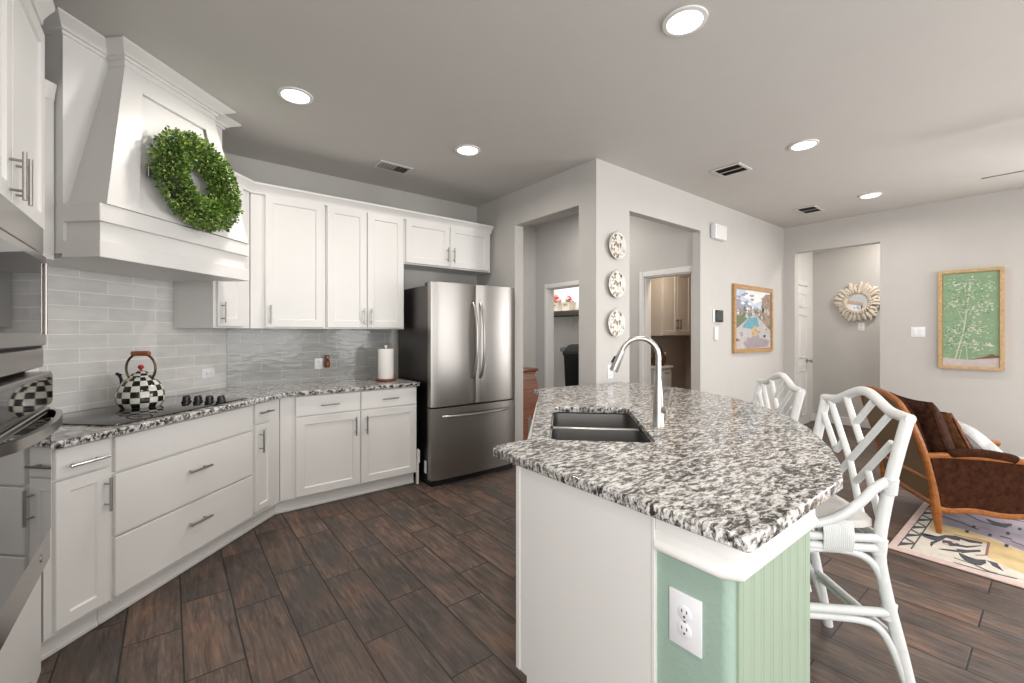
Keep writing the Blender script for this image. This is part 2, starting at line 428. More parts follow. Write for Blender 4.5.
def tag(o, label, cat, group=None):
    o['label'] = label; o['category'] = cat
    if group: o['group'] = group
    return o
def struct(mb, name, m, smooth=False):
    o = mb.build(name, m, smooth=smooth); o['kind'] = 'structure'; return o
class Thing:
    """an Empty at the base of a thing; parts are written in the coordinates of a run rotated by rz about the world origin"""
    def __init__(s, name, label, cat, off=(0, 0, 0), rz=0.0, group=None):
        s.off = Vector(off); s.o = bpy.data.objects.new(name, None); COL.objects.link(s.o)
        s.o.empty_display_size = 0.1
        s.o.rotation_euler = (0, 0, radians(rz))
        s.o.location = Matrix.Rotation(radians(rz), 3, 'Z') @ s.off
        tag(s.o, label, cat, group)
    def part(s, mb, name, m, label=None, parent=None, **kw):
        o = mb.build(name, m, parent or s.o, s.off, **kw)
        if label: o['label'] = label
        return o
def dup(root, loc=None, rz=None, label=None, group=None):
    r = root.copy(); COL.objects.link(r)
    if loc: r.location = loc
    if rz is not None: r.rotation_euler = (0, 0, rz)
    if label: r['label'] = label
    if group: r['group'] = group
    for ch in list(root.children):
        c = ch.copy(); COL.objects.link(c); c.parent = r
        for g in list(ch.children):
            d = g.copy(); COL.objects.link(d); d.parent = c
    return r
S2 = 2 ** -0.5
def A2W(t, c): return ((t - c) * S2, (t + c) * S2)

def shaker(mb, x0, x1, z0, z1, yf, th=0.020, rail=0.058, rec=0.009):
    """recessed-panel door, front at y = yf facing -y"""
    yb = yf + th
    a0, a1, b0, b1 = x0 + rail, x1 - rail, z0 + rail, z1 - rail
    e = 0.0025; ch = 0.006
    def ring(o, y): return [(x0 + o, y, z0 + o), (x1 - o, y, z0 + o), (x1 - o, y, z1 - o), (x0 + o, y, z1 - o)]
    def inn(o, y): return [(a0 + o, y, b0 + o), (a1 - o, y, b0 + o), (a1 - o, y, b1 - o), (a0 + o, y, b1 - o)]
    co = ring(0, yb) + ring(0, yf + e) + ring(e, yf) + inn(0, yf) + inn(ch, yf + rec)
    fs = [(0, 1, 2, 3)]
    for k in range(4):
        a, b = k * 4, (k + 1) * 4
        for i in range(4):
            j = (i + 1) % 4
            fs.append((a + i, a + j, b + j, b + i))
    fs.append((16, 17, 18, 19))
    mb.verts_faces(co, fs)
    return mb
def slab(mb, x0, x1, z0, z1, yf, th=0.020): return mb.box(x0, x1, yf, yf + th, z0, z1, 0.0025, 1)
def bar_pull(T, parent, x, z, yf, length, vert=False, m='handle'):
    mb = MB(); h = length / 2; y = yf - 0.032; q = h * 0.62
    if vert:
        mb.tube([(x, y, z - h), (x, y, z + h)], 0.006, 10)
        for k in (-q, q): mb.tube([(x, yf, z + k), (x, y, z + k)], 0.0045, 8)
    else:
        mb.tube([(x - h, y, z), (x + h, y, z)], 0.006, 10)
        for k in (-q, q): mb.tube([(x + k, yf, z), (x + k, y, z)], 0.0045, 8)
    return T.part(mb, 'handle', m, parent=parent)

# ------------------------------------------------------------------ the room shell
CZ = 2.80
mb = MB(); mb.box(-1.2, 8.2, -3.8, 6.6, -0.10, 0.0); struct(mb, 'floor', 'floor')
mb = MB()
mb.prism([(-1.1, -3.7), (6.80, -3.7), (6.80, 2.46), (2.84, 2.46), (2.84, 4.28), (0.32, 4.28), (-1.1, 2.86)], CZ, CZ + 0.12)
struct(mb, 'ceiling', 'ceil')
mb = MB(); mb.box(2.84, 4.62, 2.46, 5.25, 3.02, 3.12); mb.box(4.612, 6.2, 2.46, 6.5, 2.55, 2.65); mb.box(6.80, 8.1, 0.4, 2.52, CZ, CZ + 0.1); struct(mb, 'ceiling_hallway', 'ceil')
mb = MB(); mb.box(-1.12, -1.0, -0.6, 2.86, 0, CZ); mb.box(-1.12, -1.0, -3.72, -3.2, 0, CZ); mb.box(-1.12, -1.0, -3.2, -0.6, 0, 0.4); mb.box(-1.12, -1.0, -3.2, -0.6, 2.5, CZ); struct(mb, 'wall_left', 'wall')
mb = MB()
for y in (-3.17, -1.9, -0.63): mb.box(-1.10, -1.03, y - 0.03, y + 0.03, 0.4, 2.5)
mb.box(-1.10, -1.03, -3.2, -0.6, 0.4, 0.46); mb.box(-1.10, -1.03, -3.2, -0.6, 2.44, 2.5); struct(mb, 'window_3', 'trim')  # unseen window frame, added with the left-hand light source
mb = MB()
for y in (-3.17, -2.0, -0.83): mb.box(6.71, 6.78, y - 0.03, y + 0.03, 0.4, 2.5)
mb.box(6.71, 6.78, -3.2, -0.8, 0.4, 0.46); mb.box(6.71, 6.78, -3.2, -0.8, 2.44, 2.5); struct(mb, 'window_4', 'trim')
mb = MB()
mb.prism([(-1.12, 2.75), (-1.0, 2.818), (0.361, 4.18), (0.361, 4.30), (-1.12, 2.82)], 0, CZ); struct(mb, 'wall_corner', 'wall')
mb = MB(); mb.box(0.361, 2.89, 4.18, 4.30, 0, CZ); struct(mb, 'wall_back', 'wall')
# wall with the first opening (beside the refrigerator)
mb = MB()
mb.box(2.78, 2.89, 3.48, 4.18, 0, 3.02); mb.box(2.78, 2.89, 2.40, 2.595, 0, 3.02); mb.box(2.78, 2.89, 2.595, 3.48, 2.455, 3.02)
struct(mb, 'wall_pantry', 'wall')
mb = MB()
mb.box(2.89, 3.226, 2.40, 2.49, 0, 3.02); mb.box(4.449, 6.78, 2.40, 2.49, 0, 3.02); mb.box(3.226, 4.449, 2.40, 2.49, 2.442, 3.02)
struct(mb, 'wall_hall', 'wall')
mb = MB()
mb.box(6.68, 6.80, 2.266, 2.40, 0, CZ); mb.box(6.68, 6.80, -3.72, -3.2, 0, CZ); mb.box(6.68, 6.80, -0.8, 1.363, 0, CZ); mb.box(6.68, 6.80, -3.2, -0.8, 0, 0.4); mb.box(6.68, 6.80, -3.2, -0.8, 2.5, CZ); mb.box(6.68, 6.80, 1.363, 2.266, 2.442, CZ)
struct(mb, 'wall_right', 'wall')
# living-room wall behind the camera with two window openings
mb = MB()
mb.box(-1.1, 0.1, -3.72, -3.6, 0, CZ); mb.box(2.7, 3.3, -3.72, -3.6, 0, CZ); mb.box(5.9, 6.8, -3.72, -3.6, 0, CZ)
for a, b in ((0.1, 2.7), (3.3, 5.9)): mb.box(a, b, -3.72, -3.6, 0, 0.4); mb.box(a, b, -3.72, -3.6, 2.5, CZ)
struct(mb, 'wall_front', 'wall')
for i, (a, b) in enumerate(((0.1, 2.7), (3.3, 5.9))):
    mb = MB()
    for x in (a + 0.03, (a + b) / 2, b - 0.03): mb.box(x - 0.03, x + 0.03, -3.70, -3.63, 0.4, 2.5)
    mb.box(a, b, -3.70, -3.63, 0.4, 0.46); mb.box(a, b, -3.70, -3.63, 2.44, 2.5)
    struct(mb, 'window_%d' % (i + 1), 'trim')
# vestibule beyond both openings: far wall x = 4.5 with two door openings
mb = MB()
Z3 = 3.02
DT = 2.025
mb.box(4.50, 4.61, 4.835, 5.2, 0, Z3); mb.box(4.50, 4.61, 3.131, 4.10, 0, Z3); mb.box(4.50, 4.61, 2.49, 2.52, 0, Z3)
mb.box(4.50, 4.61, 4.10, 4.835, DT, Z3); mb.box(4.50, 4.61, 2.52, 3.131, DT, Z3)
struct(mb, 'wall_vestibule', 'wall')
mb = MB(); mb.box(2.89, 4.61, 5.11, 5.22, 0, Z3); struct(mb, 'wall_vestibule_end', 'wall')
def casing(name, y0, y1, x):
    mb = MB(); w = 0.062; d = 0.018
    for (a, b, c, e) in ((y0 - w, y0, 0, DT + w), (y1, y1 + w, 0, DT + w), (y0, y1, DT, DT + w)):
        mb.box(x - d, x, a, b, c, e, 0.004); mb.box(x - d - 0.006, x - d, a + 0.012, b - 0.03 if b - a < 0.1 else b, c, e - (0.012 if e - c < 0.1 else 0), 0.002)
    mb.box(x, x + 0.11, y1 - 0.015, y1, 0, DT); mb.box(x, x + 0.11, y0, y0 + 0.015, 0, DT); mb.box(x, x + 0.11, y0, y1, DT - 0.015, DT)
    struct(mb, name, 'trim')
casing('trim_1', 4.10, 4.835, 4.50)
casing('trim_2', 2.52, 3.131, 4.50)
# closet behind the first door
mb = MB(); mb.box(5.60, 5.70, 3.9, 6.5, 0, 2.6); mb.box(4.50, 5.70, 6.4, 6.5, 0, 2.6); mb.box(4.61, 5.70, 3.80, 3.9, 0, 2.6); mb.box(4.50, 4.61, 5.22, 6.4, 0, 2.6); struct(mb, 'wall_closet', 'closet')
# powder room behind the second door
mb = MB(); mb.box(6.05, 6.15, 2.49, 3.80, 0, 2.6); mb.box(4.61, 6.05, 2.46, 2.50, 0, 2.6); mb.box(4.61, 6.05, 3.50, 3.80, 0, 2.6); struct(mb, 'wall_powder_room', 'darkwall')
# hall beyond the opening in the right wall
mb = MB(); mb.box(7.80, 7.90, 0.4, 2.50, 0, CZ); struct(mb, 'wall_hall_end', 'wall')
mb = MB(); mb.box(6.80, 7.80, 2.40, 2.50, 0, CZ); mb.box(6.80, 7.80, 0.4, 0.5, 0, CZ); struct(mb, 'wall_hall_side', 'trim')
def base(name, runs):
    mb = MB()
    for x0, x1, y0, y1 in runs: mb.box(x0, x1, y0, y1, 0, 0.115, 0.004); 
    struct(mb, name, 'trim')
base('baseboard_right', [(6.665, 6.68, -3.6, 1.36), (6.665, 6.68, 2.27, 2.40)])
base('baseboard_hall', [(4.45, 6.665, 2.385, 2.40), (2.79, 3.225, 2.385, 2.40), (7.785, 7.80, 0.5, 2.40)])
base('baseboard_pantry', [(2.765, 2.78, 2.40, 2.59), (2.765, 2.78, 3.49, 4.18)])
base('baseboard_vestibule', [(2.89, 4.50, 5.095, 5.11), (4.485, 4.50, 3.20, 4.035)])

# white hall door seen edge-on through the opening
d = Thing('door_1', 'white panelled hall door seen at a slant in the right hand opening', 'door', (7.15, 2.385, 0))
d.o['kind'] = 'structure'
mb = MB(); x0, x1, yf = 6.82, 7.50, 2.362
mb.box(x0, x1, yf, yf + 0.035, 0.01, 2.035, 0.002)
d.part(mb, 'door_leaf', 'trim')
mb = MB()
for a, b in ((0.12, 0.46), (0.56, 0.80)):
    pass
for zz0, zz1 in ((0.14, 0.80), (0.98, 1.62), (1.72, 1.93)):
    for xx0, xx1 in ((x0 + 0.09, x0 + 0.31), (x0 + 0.37, x1 - 0.09)):
        for (p, q, r_, t_) in ((xx0, xx1, zz0, zz0 + 0.02), (xx0, xx1, zz1 - 0.02, zz1), (xx0, xx0 + 0.02, zz0, zz1), (xx1 - 0.02, xx1, zz0, zz1)):
            mb.box(p, q, yf - 0.008, yf + 0.002, r_, t_, 0.003)
d.part(mb, 'door_panel', 'trim')
mb = MB(); mb.lathe([(0.028, 0), (0.028, 0.008), (0.010, 0.012), (0.010, 0.04), (0.026, 0.05), (0.028, 0.065), (0.0, 0.075)], 16, (x1 - 0.07, yf, 0.94), 'Y')
d.part(mb, 'door_handle', 'handle', 'dark satin door knob')
mb = MB()
for (a, b, c, e) in ((x1 + 0.01, x1 + 0.075, 0, 2.11), (x0 - 0.02, x1 + 0.01, 2.05, 2.11)): mb.box(a, b, 2.375, 2.40, c, e, 0.005)
struct(mb, 'trim_3', 'trim')

# ------------------------------------------------------------------ tiled backsplashes
def splash(name, rz, x0, x1, y, z0, z1, m):
    mb = MB(); mb.box(x0, x1, y, y + 0.008, z0, z1)
    o = mb.build(name, m, smooth=False); o.rotation_euler = (0, 0, radians(rz)); o['kind'] = 'structure'; return o
splash('tile_backsplash', 45, 1.40, 3.205, 2.692, 0.914, 1.72, 'tileA')
splash('tile_backsplash_back', 0, 0.366, 1.752, 4.172, 0.914, 1.40, 'tileB')

# ------------------------------------------------------------------ perimeter worktop
def fill_mesh(name, outer, holes, z0, z1, bev, m, off, seg=3):
    cu = bpy.data.curves.new(name + '_outline', 'CURVE'); cu.dimensions = '2D'; cu.fill_mode = 'BOTH'
    for ring in [outer] + holes:
        sp = cu.splines.new('POLY'); sp.points.add(len(ring) - 1); sp.use_cyclic_u = True
        for p, q in zip(sp.points, ring): p.co = (q[0] - off[0], q[1] - off[1], 0, 1)
    cu.extrude = (z1 - z0) / 2 - bev; cu.bevel_depth = bev; cu.bevel_resolution = seg; cu.offset = -bev
    tmp = bpy.data.objects.new(name + '_outline', cu); COL.objects.link(tmp)
    dg = bpy.context.evaluated_depsgraph_get()
    me = bpy.data.meshes.new_from_object(tmp.evaluated_get(dg)); me.name = name
    bpy.data.objects.remove(tmp); bpy.data.curves.remove(cu)
    me.materials.clear(); me.materials.append(M[m])
    o = bpy.data.objects.new(name, me); COL.objects.link(o); o.location = (off[0], off[1], (z0 + z1) / 2)
    return o
TOP = 0.914
wt = fill_mesh('granite_worktop', [(-0.342, 2.517), (0.671, 3.528), (1.742, 3.528), (1.742, 4.170), (0.372, 4.170), (-0.985, 2.812), (-0.985, 2.517)], [], TOP - 0.032, TOP, 0.004, 'granite', (0.3, 3.4, 0))
tag(wt, 'speckled granite worktop along the tiled wall under the kettle and cooktop', 'worktop')

# ------------------------------------------------------------------ base cabinets
BT = 0.881
FC = 2.058; FB = 3.558          # door-front planes of the two runs (doors sit 20 mm in front of the boxes)
def base_cab(label, rz, x0, x1, yf, depth, drawers, doors, extra=None, end=None):
    T = Thing('base_cabinet', label, 'cabinet', ((x0 + x1) / 2, yf + 0.3, 0), rz, 'white base cabinets along the tiled wall')
    mb = MB(); mb.box(x0 + 0.001, x1 - 0.001, yf + 0.020, yf + depth, 0.108, BT); T.part(mb, 'body', 'cab')
    e0 = 0.026 if abs(x0 - 0.641) < 1e-6 else -0.001; e1 = 0.026 if abs(x1 - 2.981) < 1e-6 else -0.001
    mb = MB(); mb.box(x0 - e0, x1 + e1, yf + 0.082, yf + 0.10, 0.0, 0.108); T.part(mb, 'toe_kick', 'trim')
    mb = MB(); mb.box(x0 - e0, x1 + e1, yf + 0.070, yf + 0.0815, 0.0, 0.022, 0.004); T.part(mb, 'shoe_moulding', 'trim')
    for (a, b, c, e, hz, flatf) in drawers:
        mb = MB(); slab(mb, a, b, c, e, yf); dr = T.part(mb, 'drawer' if hz is not None else 'false_front', 'cab')
        if hz is not None: bar_pull(T, dr, (a + b) / 2, hz, yf, flatf)
    for (a, b, c, e, hx) in doors:
        mb = MB(); shaker(mb, a, b, c, e, yf, rail=min(0.058, (b - a) * 0.24)); dd = T.part(mb, 'door', 'cab')
        bar_pull(T, dd, hx, e - 0.115, yf, 0.15, True)
    return T
c1 = base_cab('narrow white base cabinet with drawer and door beside the wall oven', 45, 1.515, 1.770, FC, 0.60,
    [(1.545, 1.757, 0.748, 0.872, 0.797, 0.155)], [(1.545, 1.757, 0.128, 0.738, 1.735)])
c2 = base_cab('wide white base cabinet with two deep drawers under the cooktop', 45, 1.771, 2.692, FC, 0.60,
    [(1.783, 2.680, 0.708, 0.868, None, 0), (1.783, 2.680, 0.412, 0.696, 0.585, 0.15), (1.783, 2.680, 0.128, 0.400, 0.292, 0.15)], [])
c3 = base_cab('white corner base cabinet with one narrow door right of the deep drawers', 45, 2.693, 2.981, FC, 0.60,
    [(2.706, 2.868, 0.737, 0.872, 0.807, 0.12)], [(2.706, 2.868, 0.140, 0.726, 2.742)])
c4 = base_cab('white base cabinet with two doors and two drawers beside the refrigerator', 0, 0.641, 1.735, FB, 0.60,
    [(0.745, 1.228, 0.724, 0.872, 0.796, 0.135), (1.234, 1.722, 0.724, 0.872, 0.796, 0.135)], [(0.745, 1.228, 0.118, 0.714, 1.185), (1.234, 1.722, 0.118, 0.714, 1.275)])
mb = MB(); mb.box(1.7365, 1.757, 3.575, 3.60, 0, 0.185, 0.003); mb.box(1.739, 1.768, 3.575, 3.60, 0.185, 0.30, 0.003); mb.lathe([(0.008, 0), (0.008, 0.022)], 10, (1.753, 3.587, 0.29))
o = mb.build('floor_bumper', 'trim'); tag(o, 'slim white upright bumper strip standing between base cabinet and refrigerator', 'strip')

# ------------------------------------------------------------------ wall cabinets
def upper(label, rz, x0, x1, yf, depth, z0, z1, doors, group='white wall cabinets', name='wall_cabinet'):
    T = Thing(name, label, 'cabinet', ((x0 + x1) / 2, yf + depth / 2, z0), rz, group)
    mb = MB(); mb.box(x0 + 0.001, x1 - 0.001, yf + 0.020, yf + depth, z0, z1); T.part(mb, 'body', 'cab')
    for (a, b, c, e, hx, hz) in doors:
        mb = MB(); shaker(mb, a, b, c, e, yf); dd = T.part(mb, 'door', 'cab')
        bar_pull(T, dd, hx, hz, yf, 0.145, True)
    return T
UF = 3.842
u0 = upper('white wall cabinet tucked under and right of the range hood', 45, 2.722, 3.072, 2.368, 0.323, 1.386, 2.47, [(2.745, 2.985, 1.398, 2.43, 2.775, 1.497)])
u1 = upper('tall single door white wall cabinet in the corner', 0, 0.488, 1.036, UF, 0.336, 1.386, 2.47, [(0.586, 1.018, 1.398, 2.43, 0.62, 1.495)])
u2 = upper('tall white wall cabinet with a pair of doors beside the refrigerator', 0, 1.037, 1.742, UF, 0.336, 1.386, 2.47, [(1.048, 1.382, 1.398, 2.43, 1.352, 1.495), (1.390, 1.730, 1.398, 2.43, 1.42, 1.495)])
u3 = upper('short white wall cabinet with a pair of doors above the refrigerator', 0, 1.743, 2.742, UF, 0.336, 2.005, 2.47, [(1.756, 2.228, 2.018, 2.43, 2.196, 2.135), (2.236, 2.716, 2.018, 2.43, 2.268, 2.135)])
mb = MB()
pa = A2W(2.722, 2.386); pc = (0.474 + 0.0, 3.86)
pc = (3.86 - 2.386 / S2, 3.86)
CR = [(0.0, 2.425), (0.0, 2.50), (0.062, 2.50), (0.060, 2.486), (0.046, 2.476), (0.028, 2.455), (0.020, 2.440), (0.018, 2.425)]
mb.sweep([pa, pc, (2.744, 3.86)], CR, 1)
struct(mb, 'trim_4', 'cab', True)

# ------------------------------------------------------------------ range hood (local frame of the diagonal wall: x along it, y into it)
H = Thing('range_hood', 'large white panelled range hood with crown moulding under the green wreath', 'range hood', (2.245, 2.5, 1.70), 45)
t0, t1 = 1.757, 2.705
mb = MB(); mb.box(t0, t1, 2.305, 2.685, 1.72, CZ - 0.002); H.part(mb, 'back_panel', 'cab')
mb = MB(); mb.box(t0 + 0.016, t1 - 0.016, 2.128, 2.305, 1.716, 1.95); mb.box(t0 + 0.03, t1 - 0.03, 2.29, 2.685, 1.702, 1.72)
H.part(mb, 'mantel', 'cab')
for za, zb in ((1.866, 1.948), (1.700, 1.776)):
    mb = MB(); mb.box(t0 - 0.004, t1 + 0.004, 2.105, 2.305, za, zb, 0.002); H.part(mb, 'mantel_band', 'cab')
# tapering chimney
f0, f1, cf = 1.962, 2.532, 2.232
b0, b1, cb = 1.776, 2.688, 2.116
zt, zb = 2.706, 1.948
mb = MB()
co = [(b0, cb, zb), (b1, cb, zb), (f1, cf, zt), (f0, cf, zt), (b0, 2.31, zb), (b1, 2.31, zb), (f1, 2.31, zt), (f0, 2.31, zt)]
mb.verts_faces(co, [(0, 1, 2, 3), (4, 7, 6, 5), (0, 3, 7, 4), (1, 5, 6, 2), (0, 4, 5, 1), (3, 2, 6, 7)])
H.part(mb, 'chimney', 'cab')
def on_slope(u, v, lift=0.0):
    x = (b0 + (f0 - b0) * v) * (1 - u) + (b1 + (f1 - b1) * v) * u
    return (x, cb + (cf - cb) * v - lift, zb + (zt - zb) * v + lift * 0.08)
mb = MB()
def slope_board(q):
    co = [on_slope(*p, 0.0) for p in q] + [on_slope(*p, 0.020) for p in q]
    mb.verts_faces(co, [(3, 2, 1, 0), (4, 5, 6, 7)] + [(i, (i + 1) % 4, 4 + (i + 1) % 4, 4 + i) for i in range(4)])
ul, ur, vl, vh = 0.17, 0.83, 0.05, 0.87
slope_board([(0, 0), (ul, 0), (ul, 1), (0, 1)]); slope_board([(ur, 0), (1, 0), (1, 1), (ur, 1)])
slope_board([(ul, 0), (ur, 0), (ur, vl), (ul, vl)]); slope_board([(ul, vh), (ur, vh), (ur, 1), (ul, 1)])
H.part(mb, 'raised_frame', 'cab')
mb = MB(); mb.box(f0 - 0.004, f1 + 0.004, 2.208, 2.31, zt, CZ - 0.002, 0.002)
H.part(mb, 'frieze', 'cab')
HC = [(0.0, 2.736), (0.0, 2.798), (0.078, 2.798), (0.078, 2.790), (0.072, 2.786), (0.056, 2.776), (0.036, 2.766), (0.026, 2.757), (0.024, 2.752), (0.012, 2.750), (0.010, 2.736)]
mb = MB(); mb.sweep([(f0 - 0.004, 2.305), (f0 - 0.004, 2.208), (f1 + 0.004, 2.208), (f1 + 0.004, 2.305)], HC, 1)
H.part(mb, 'crown_moulding', 'cab')
for run in ([(t0, 2.68), (t0, 2.305), (f0 - 0.02, 2.305)], [(f1 + 0.02, 2.305), (t1, 2.305), (t1, 2.68)]):
    mb = MB(); mb.sweep(run, HC, 1); H.part(mb, 'crown_moulding', 'cab')
T = Thing('wall_cabinet', 'narrow white cabinet end between the oven cabinet and the range hood', 'cabinet', (1.64, 2.5, 1.69), 45, 'white wall cabinets')
mb = MB(); mb.box(1.50, 1.752, 2.345, 2.69, 1.69, 2.47); T.part(mb, 'body', 'cab')
mb = MB(); mb.sweep([(1.50, 2.345), (1.752, 2.345)], [(a * 0.25, z) for a, z in CR], 1); T.part(mb, 'crown_moulding', 'cab')

# ------------------------------------------------------------------ tall oven cabinet with microwave and wall oven (front faces +X)
# local frame: x = world Y, y = -world X
FT = 0.405
T = Thing('oven_cabinet', 'tall white cabinet holding the microwave and wall oven at the left edge', 'cabinet', (2.05, 0.7, 0), 90)
mb = MB()
OL, OR_ = 1.60, 2.30
mb.box(1.54, OL, FT, 0.99, 0.0, 2.60); mb.box(OR_, 2.514, FT, 0.99, 0.0, 2.60)
mb.box(OL, OR_, FT + 0.02, 0.99, 1.735, 2.60); mb.box(OL, OR_, FT + 0.02, 0.99, 0.0, 0.495); mb.box(OL, OR_, 0.95, 0.99, 0.495, 1.735)
T.part(mb, 'body', 'cab')
for a, b, hx in ((1.590, 2.035, 2.002), (2.041, 2.488, 2.074)):
    mb = MB(); shaker(mb, a, b, 1.752, 2.525, FT - 0.02); dd = T.part(mb, 'door', 'cab'); bar_pull(T, dd, hx, 1.838, FT - 0.02, 0.15, True)
mb = MB(); slab(mb, 1.57, 2.425, 0.055, 0.485, FT - 0.02); dr = T.part(mb, 'drawer', 'cab'); bar_pull(T, dr, 1.98, 0.22, FT - 0.02, 0.16)
TC = [(0.0, 2.575), (0.0, 2.66), (0.045, 2.66), (0.043, 2.645), (0.034, 2.632), (0.020, 2.610), (0.012, 2.595), (0.010, 2.575)]
mb = MB(); mb.sweep([(1.54, FT), (2.514, FT)], TC, 1); T.part(mb, 'crown_moulding', 'cab')
# microwave
T = Thing('microwave_oven', 'built in stainless steel microwave with dark glass above the wall oven', 'microwave', (1.95, 0.6, 1.23), 90)
mb = MB(); mb.box(OL + 0.004, OR_ - 0.004, FT + 0.0, 0.90, 1.24, 1.73); T.part(mb, 'body', 'dark')
MF = FT - 0.040
OR_ = 2.335
mb = MB(); mb.box(OL - 0.01, OR_ - 0.014, MF + 0.004, FT + 0.0, 1.236, 1.732); T.part(mb, 'trim_backing', 'dark')
for a, b, c, e in ((OL - 0.02, OR_, 1.640, 1.738), (OL - 0.02, OR_, 1.226, 1.296), (OR_ - 0.017, OR_, 1.296, 1.640)):
    mb = MB(); mb.box(a, b, MF, FT - 0.0005, c, e, 0.003); T.part(mb, 'trim_frame', 'steel')
mb = MB(); mb.box(OL, OR_ - 0.020, MF - 0.010, MF + 0.0035, 1.306, 1.632, 0.004); dr = T.part(mb, 'door', 'steel')
mb = MB(); mb.box(OL + 0.04, OR_ - 0.075, MF - 0.0118, MF - 0.0095, 1.350, 1.605, 0.001); T.part(mb, 'glass_panel', 'glass', 'dark glass', parent=dr)
mb = MB(); mb.tube([(OR_ - 0.062, MF - 0.0165, 1.345), (OR_ - 0.062, MF - 0.0165, 1.600)], 0.0045, 10)
for z in (1.35, 1.595): mb.tube([(OR_ - 0.062, MF - 0.009, z), (OR_ - 0.062, MF - 0.0165, z)], 0.0035, 8)
T.part(mb, 'handle', 'steel', parent=dr)
# wall oven
T = Thing('built_in_oven', 'stainless steel wall oven with bowed handle and black glass door', 'oven', (1.95, 0.6, 0.51), 90)
mb = MB(); mb.box(OL + 0.004, OR_ - 0.004, FT + 0.0, 0.90, 0.50, 1.222); T.part(mb, 'body', 'dark')
OR_ = 2.30
OF = FT - 0.068
mb = MB(); mb.box(OL - 0.02, OR_ - 0.006, OF, FT - 0.0005, 1.092, 1.212, 0.004); cp = T.part(mb, 'control_panel', 'steel')
mb = MB(); mb.box(OL, OR_ - 0.014, OF - 0.003, OF + 0.001, 1.104, 1.200, 0.001); T.part(mb, 'control_glass', 'glass', 'shiny black glass', parent=cp)
mb = MB(); mb.box(OL - 0.02, OR_ - 0.010, OF + 0.004, FT - 0.0005, 0.530, 1.084, 0.004); dr = T.part(mb, 'door', 'steel')
mb = MB(); mb.box(OL, OR_ - 0.016, OF + 0.001, OF + 0.005, 0.640, 1.070, 0.001); T.part(mb, 'glass_panel', 'glass', 'shiny black glass', parent=dr)
hp = []
for i in range(17):
    f = i / 16; x = OL + 0.01 + f * (OR_ - OL - 0.03)
    hp.append((x, OF - 0.002 - 0.050 * (sin(pi * f) ** 0.55), 1.060))
mb = MB(); co = []; fs = []
for p in hp:
    for dy, dz in ((-0.008, -0.015), (0.008, -0.015), (0.008, 0.015), (-0.008, 0.015)): co.append((p[0], p[1] + dy, p[2] + dz))
for i in range(16):
    for k in range(4): fs.append((i * 4 + k, i * 4 + (k + 1) % 4, (i + 1) * 4 + (k + 1) % 4, (i + 1) * 4 + k))
fs += [(0, 1, 2, 3), (64, 65, 66, 67)]
mb.verts_faces(co, fs); T.part(mb, 'handle', 'steel', parent=dr)
mb = MB(); mb.lathe([(0.013, 0), (0.013, 0.002), (0.009, 0.003), (0, 0.003)], 16, (2.15, OF + 0.004, 0.585), 'Y'); T.part(mb, 'badge', 'nickel', parent=dr)
mb = MB(); mb.box(OL - 0.02, OR_ - 0.004, FT - 0.050, FT - 0.0005, 0.500, 0.526); T.part(mb, 'vent_strip', 'dark')

# ------------------------------------------------------------------ cooktop, kettle
T = Thing('cooktop', 'black glass cooktop set into the granite worktop below the range hood', 'cooktop', (2.23, 2.36, TOP), 45)
mb = MB(); mb.box(1.800, 2.660, 2.085, 2.630, TOP, TOP + 0.007, 0.003, 2); T.part(mb, 'glass_top', 'glass')
for i in range(4):
    c = 2.335 - i * 0.0735; t = 2.545 + 0.006 * i - 0.09
    mb = MB(); mb.lathe([(0.027, 0), (0.027, 0.006), (0.022, 0.010), (0.021, 0.030), (0.017, 0.034), (0, 0.034)], 18, (t, c, TOP + 0.007))
    mb.box(t - 0.023, t + 0.023, c - 0.007, c + 0.007, TOP + 0.034, TOP + 0.048, 0.004); T.part(mb, 'knob', 'black')
KX, KY = A2W(2.280, 2.465)
T = Thing('tea_kettle', 'black and white checkered kettle with wooden grip on the cooktop', 'kettle', (KX, KY, TOP + 0.007))
kz = TOP + 0.0075
def kp(pts): return pts
prof = [(0.098, 0.0), (0.114, 0.012), (0.119, 0.030), (0.120, 0.052), (0.116, 0.076), (0.106, 0.100), (0.090, 0.122), (0.068, 0.139), (0.050, 0.147)]
rows = [(0.094, 0.0), (0.110, 0.028), (0.112, 0.060), (0.107, 0.094), (0.094, 0.126), (0.074, 0.154), (0.048, 0.174)]
fine = []
for i in range(len(rows) - 1):
    fine.append(rows[i]); fine.append(((rows[i][0] + rows[i + 1][0]) / 2 + 0.0015, (rows[i][1] + rows[i + 1][1]) / 2 + 0.001))
fine.append(rows[-1])
mb = MB(); mb.lathe(fine, 48, (KX, KY, kz), mfun=lambda i, k: ((i // 2) + (k // 3)) % 2)
T.part(mb, 'body', ['white', 'kblack'])
mb = MB(); mb.lathe([(0.050, 0.173), (0.048, 0.181), (0.038, 0.194), (0.022, 0.206), (0.006, 0.211)], 32, (KX, KY, kz), mfun=lambda i, k: (i + k // 4) % 2); ld = T.part(mb, 'lid', ['white', 'kblack'])
mb = MB(); mb.lathe([(0.005, 0.209), (0.006, 0.216), (0.013, 0.222), (0.015, 0.231), (0.010, 0.241), (0, 0.244)], 20, (KX, KY, kz)); T.part(mb, 'lid_knob', 'red', 'round red knob', parent=ld)
wl = Vector((cos(radians(-38)), sin(radians(-38)), 0))     # handle and spout lie in one plane
hp = []
for i in range(25):
    a = radians(-58 + 296 * i / 24)
    hp.append(Vector((KX, KY, kz + 0.222)) + wl * (0.086 * cos(a)) + Vector((0, 0, 0.088 * sin(a))))
mb = MB(); mb.tube(hp, 0.0065, 10); hd = T.part(mb, 'handle', 'bronze')
top = Vector((KX, KY, kz + 0.309))
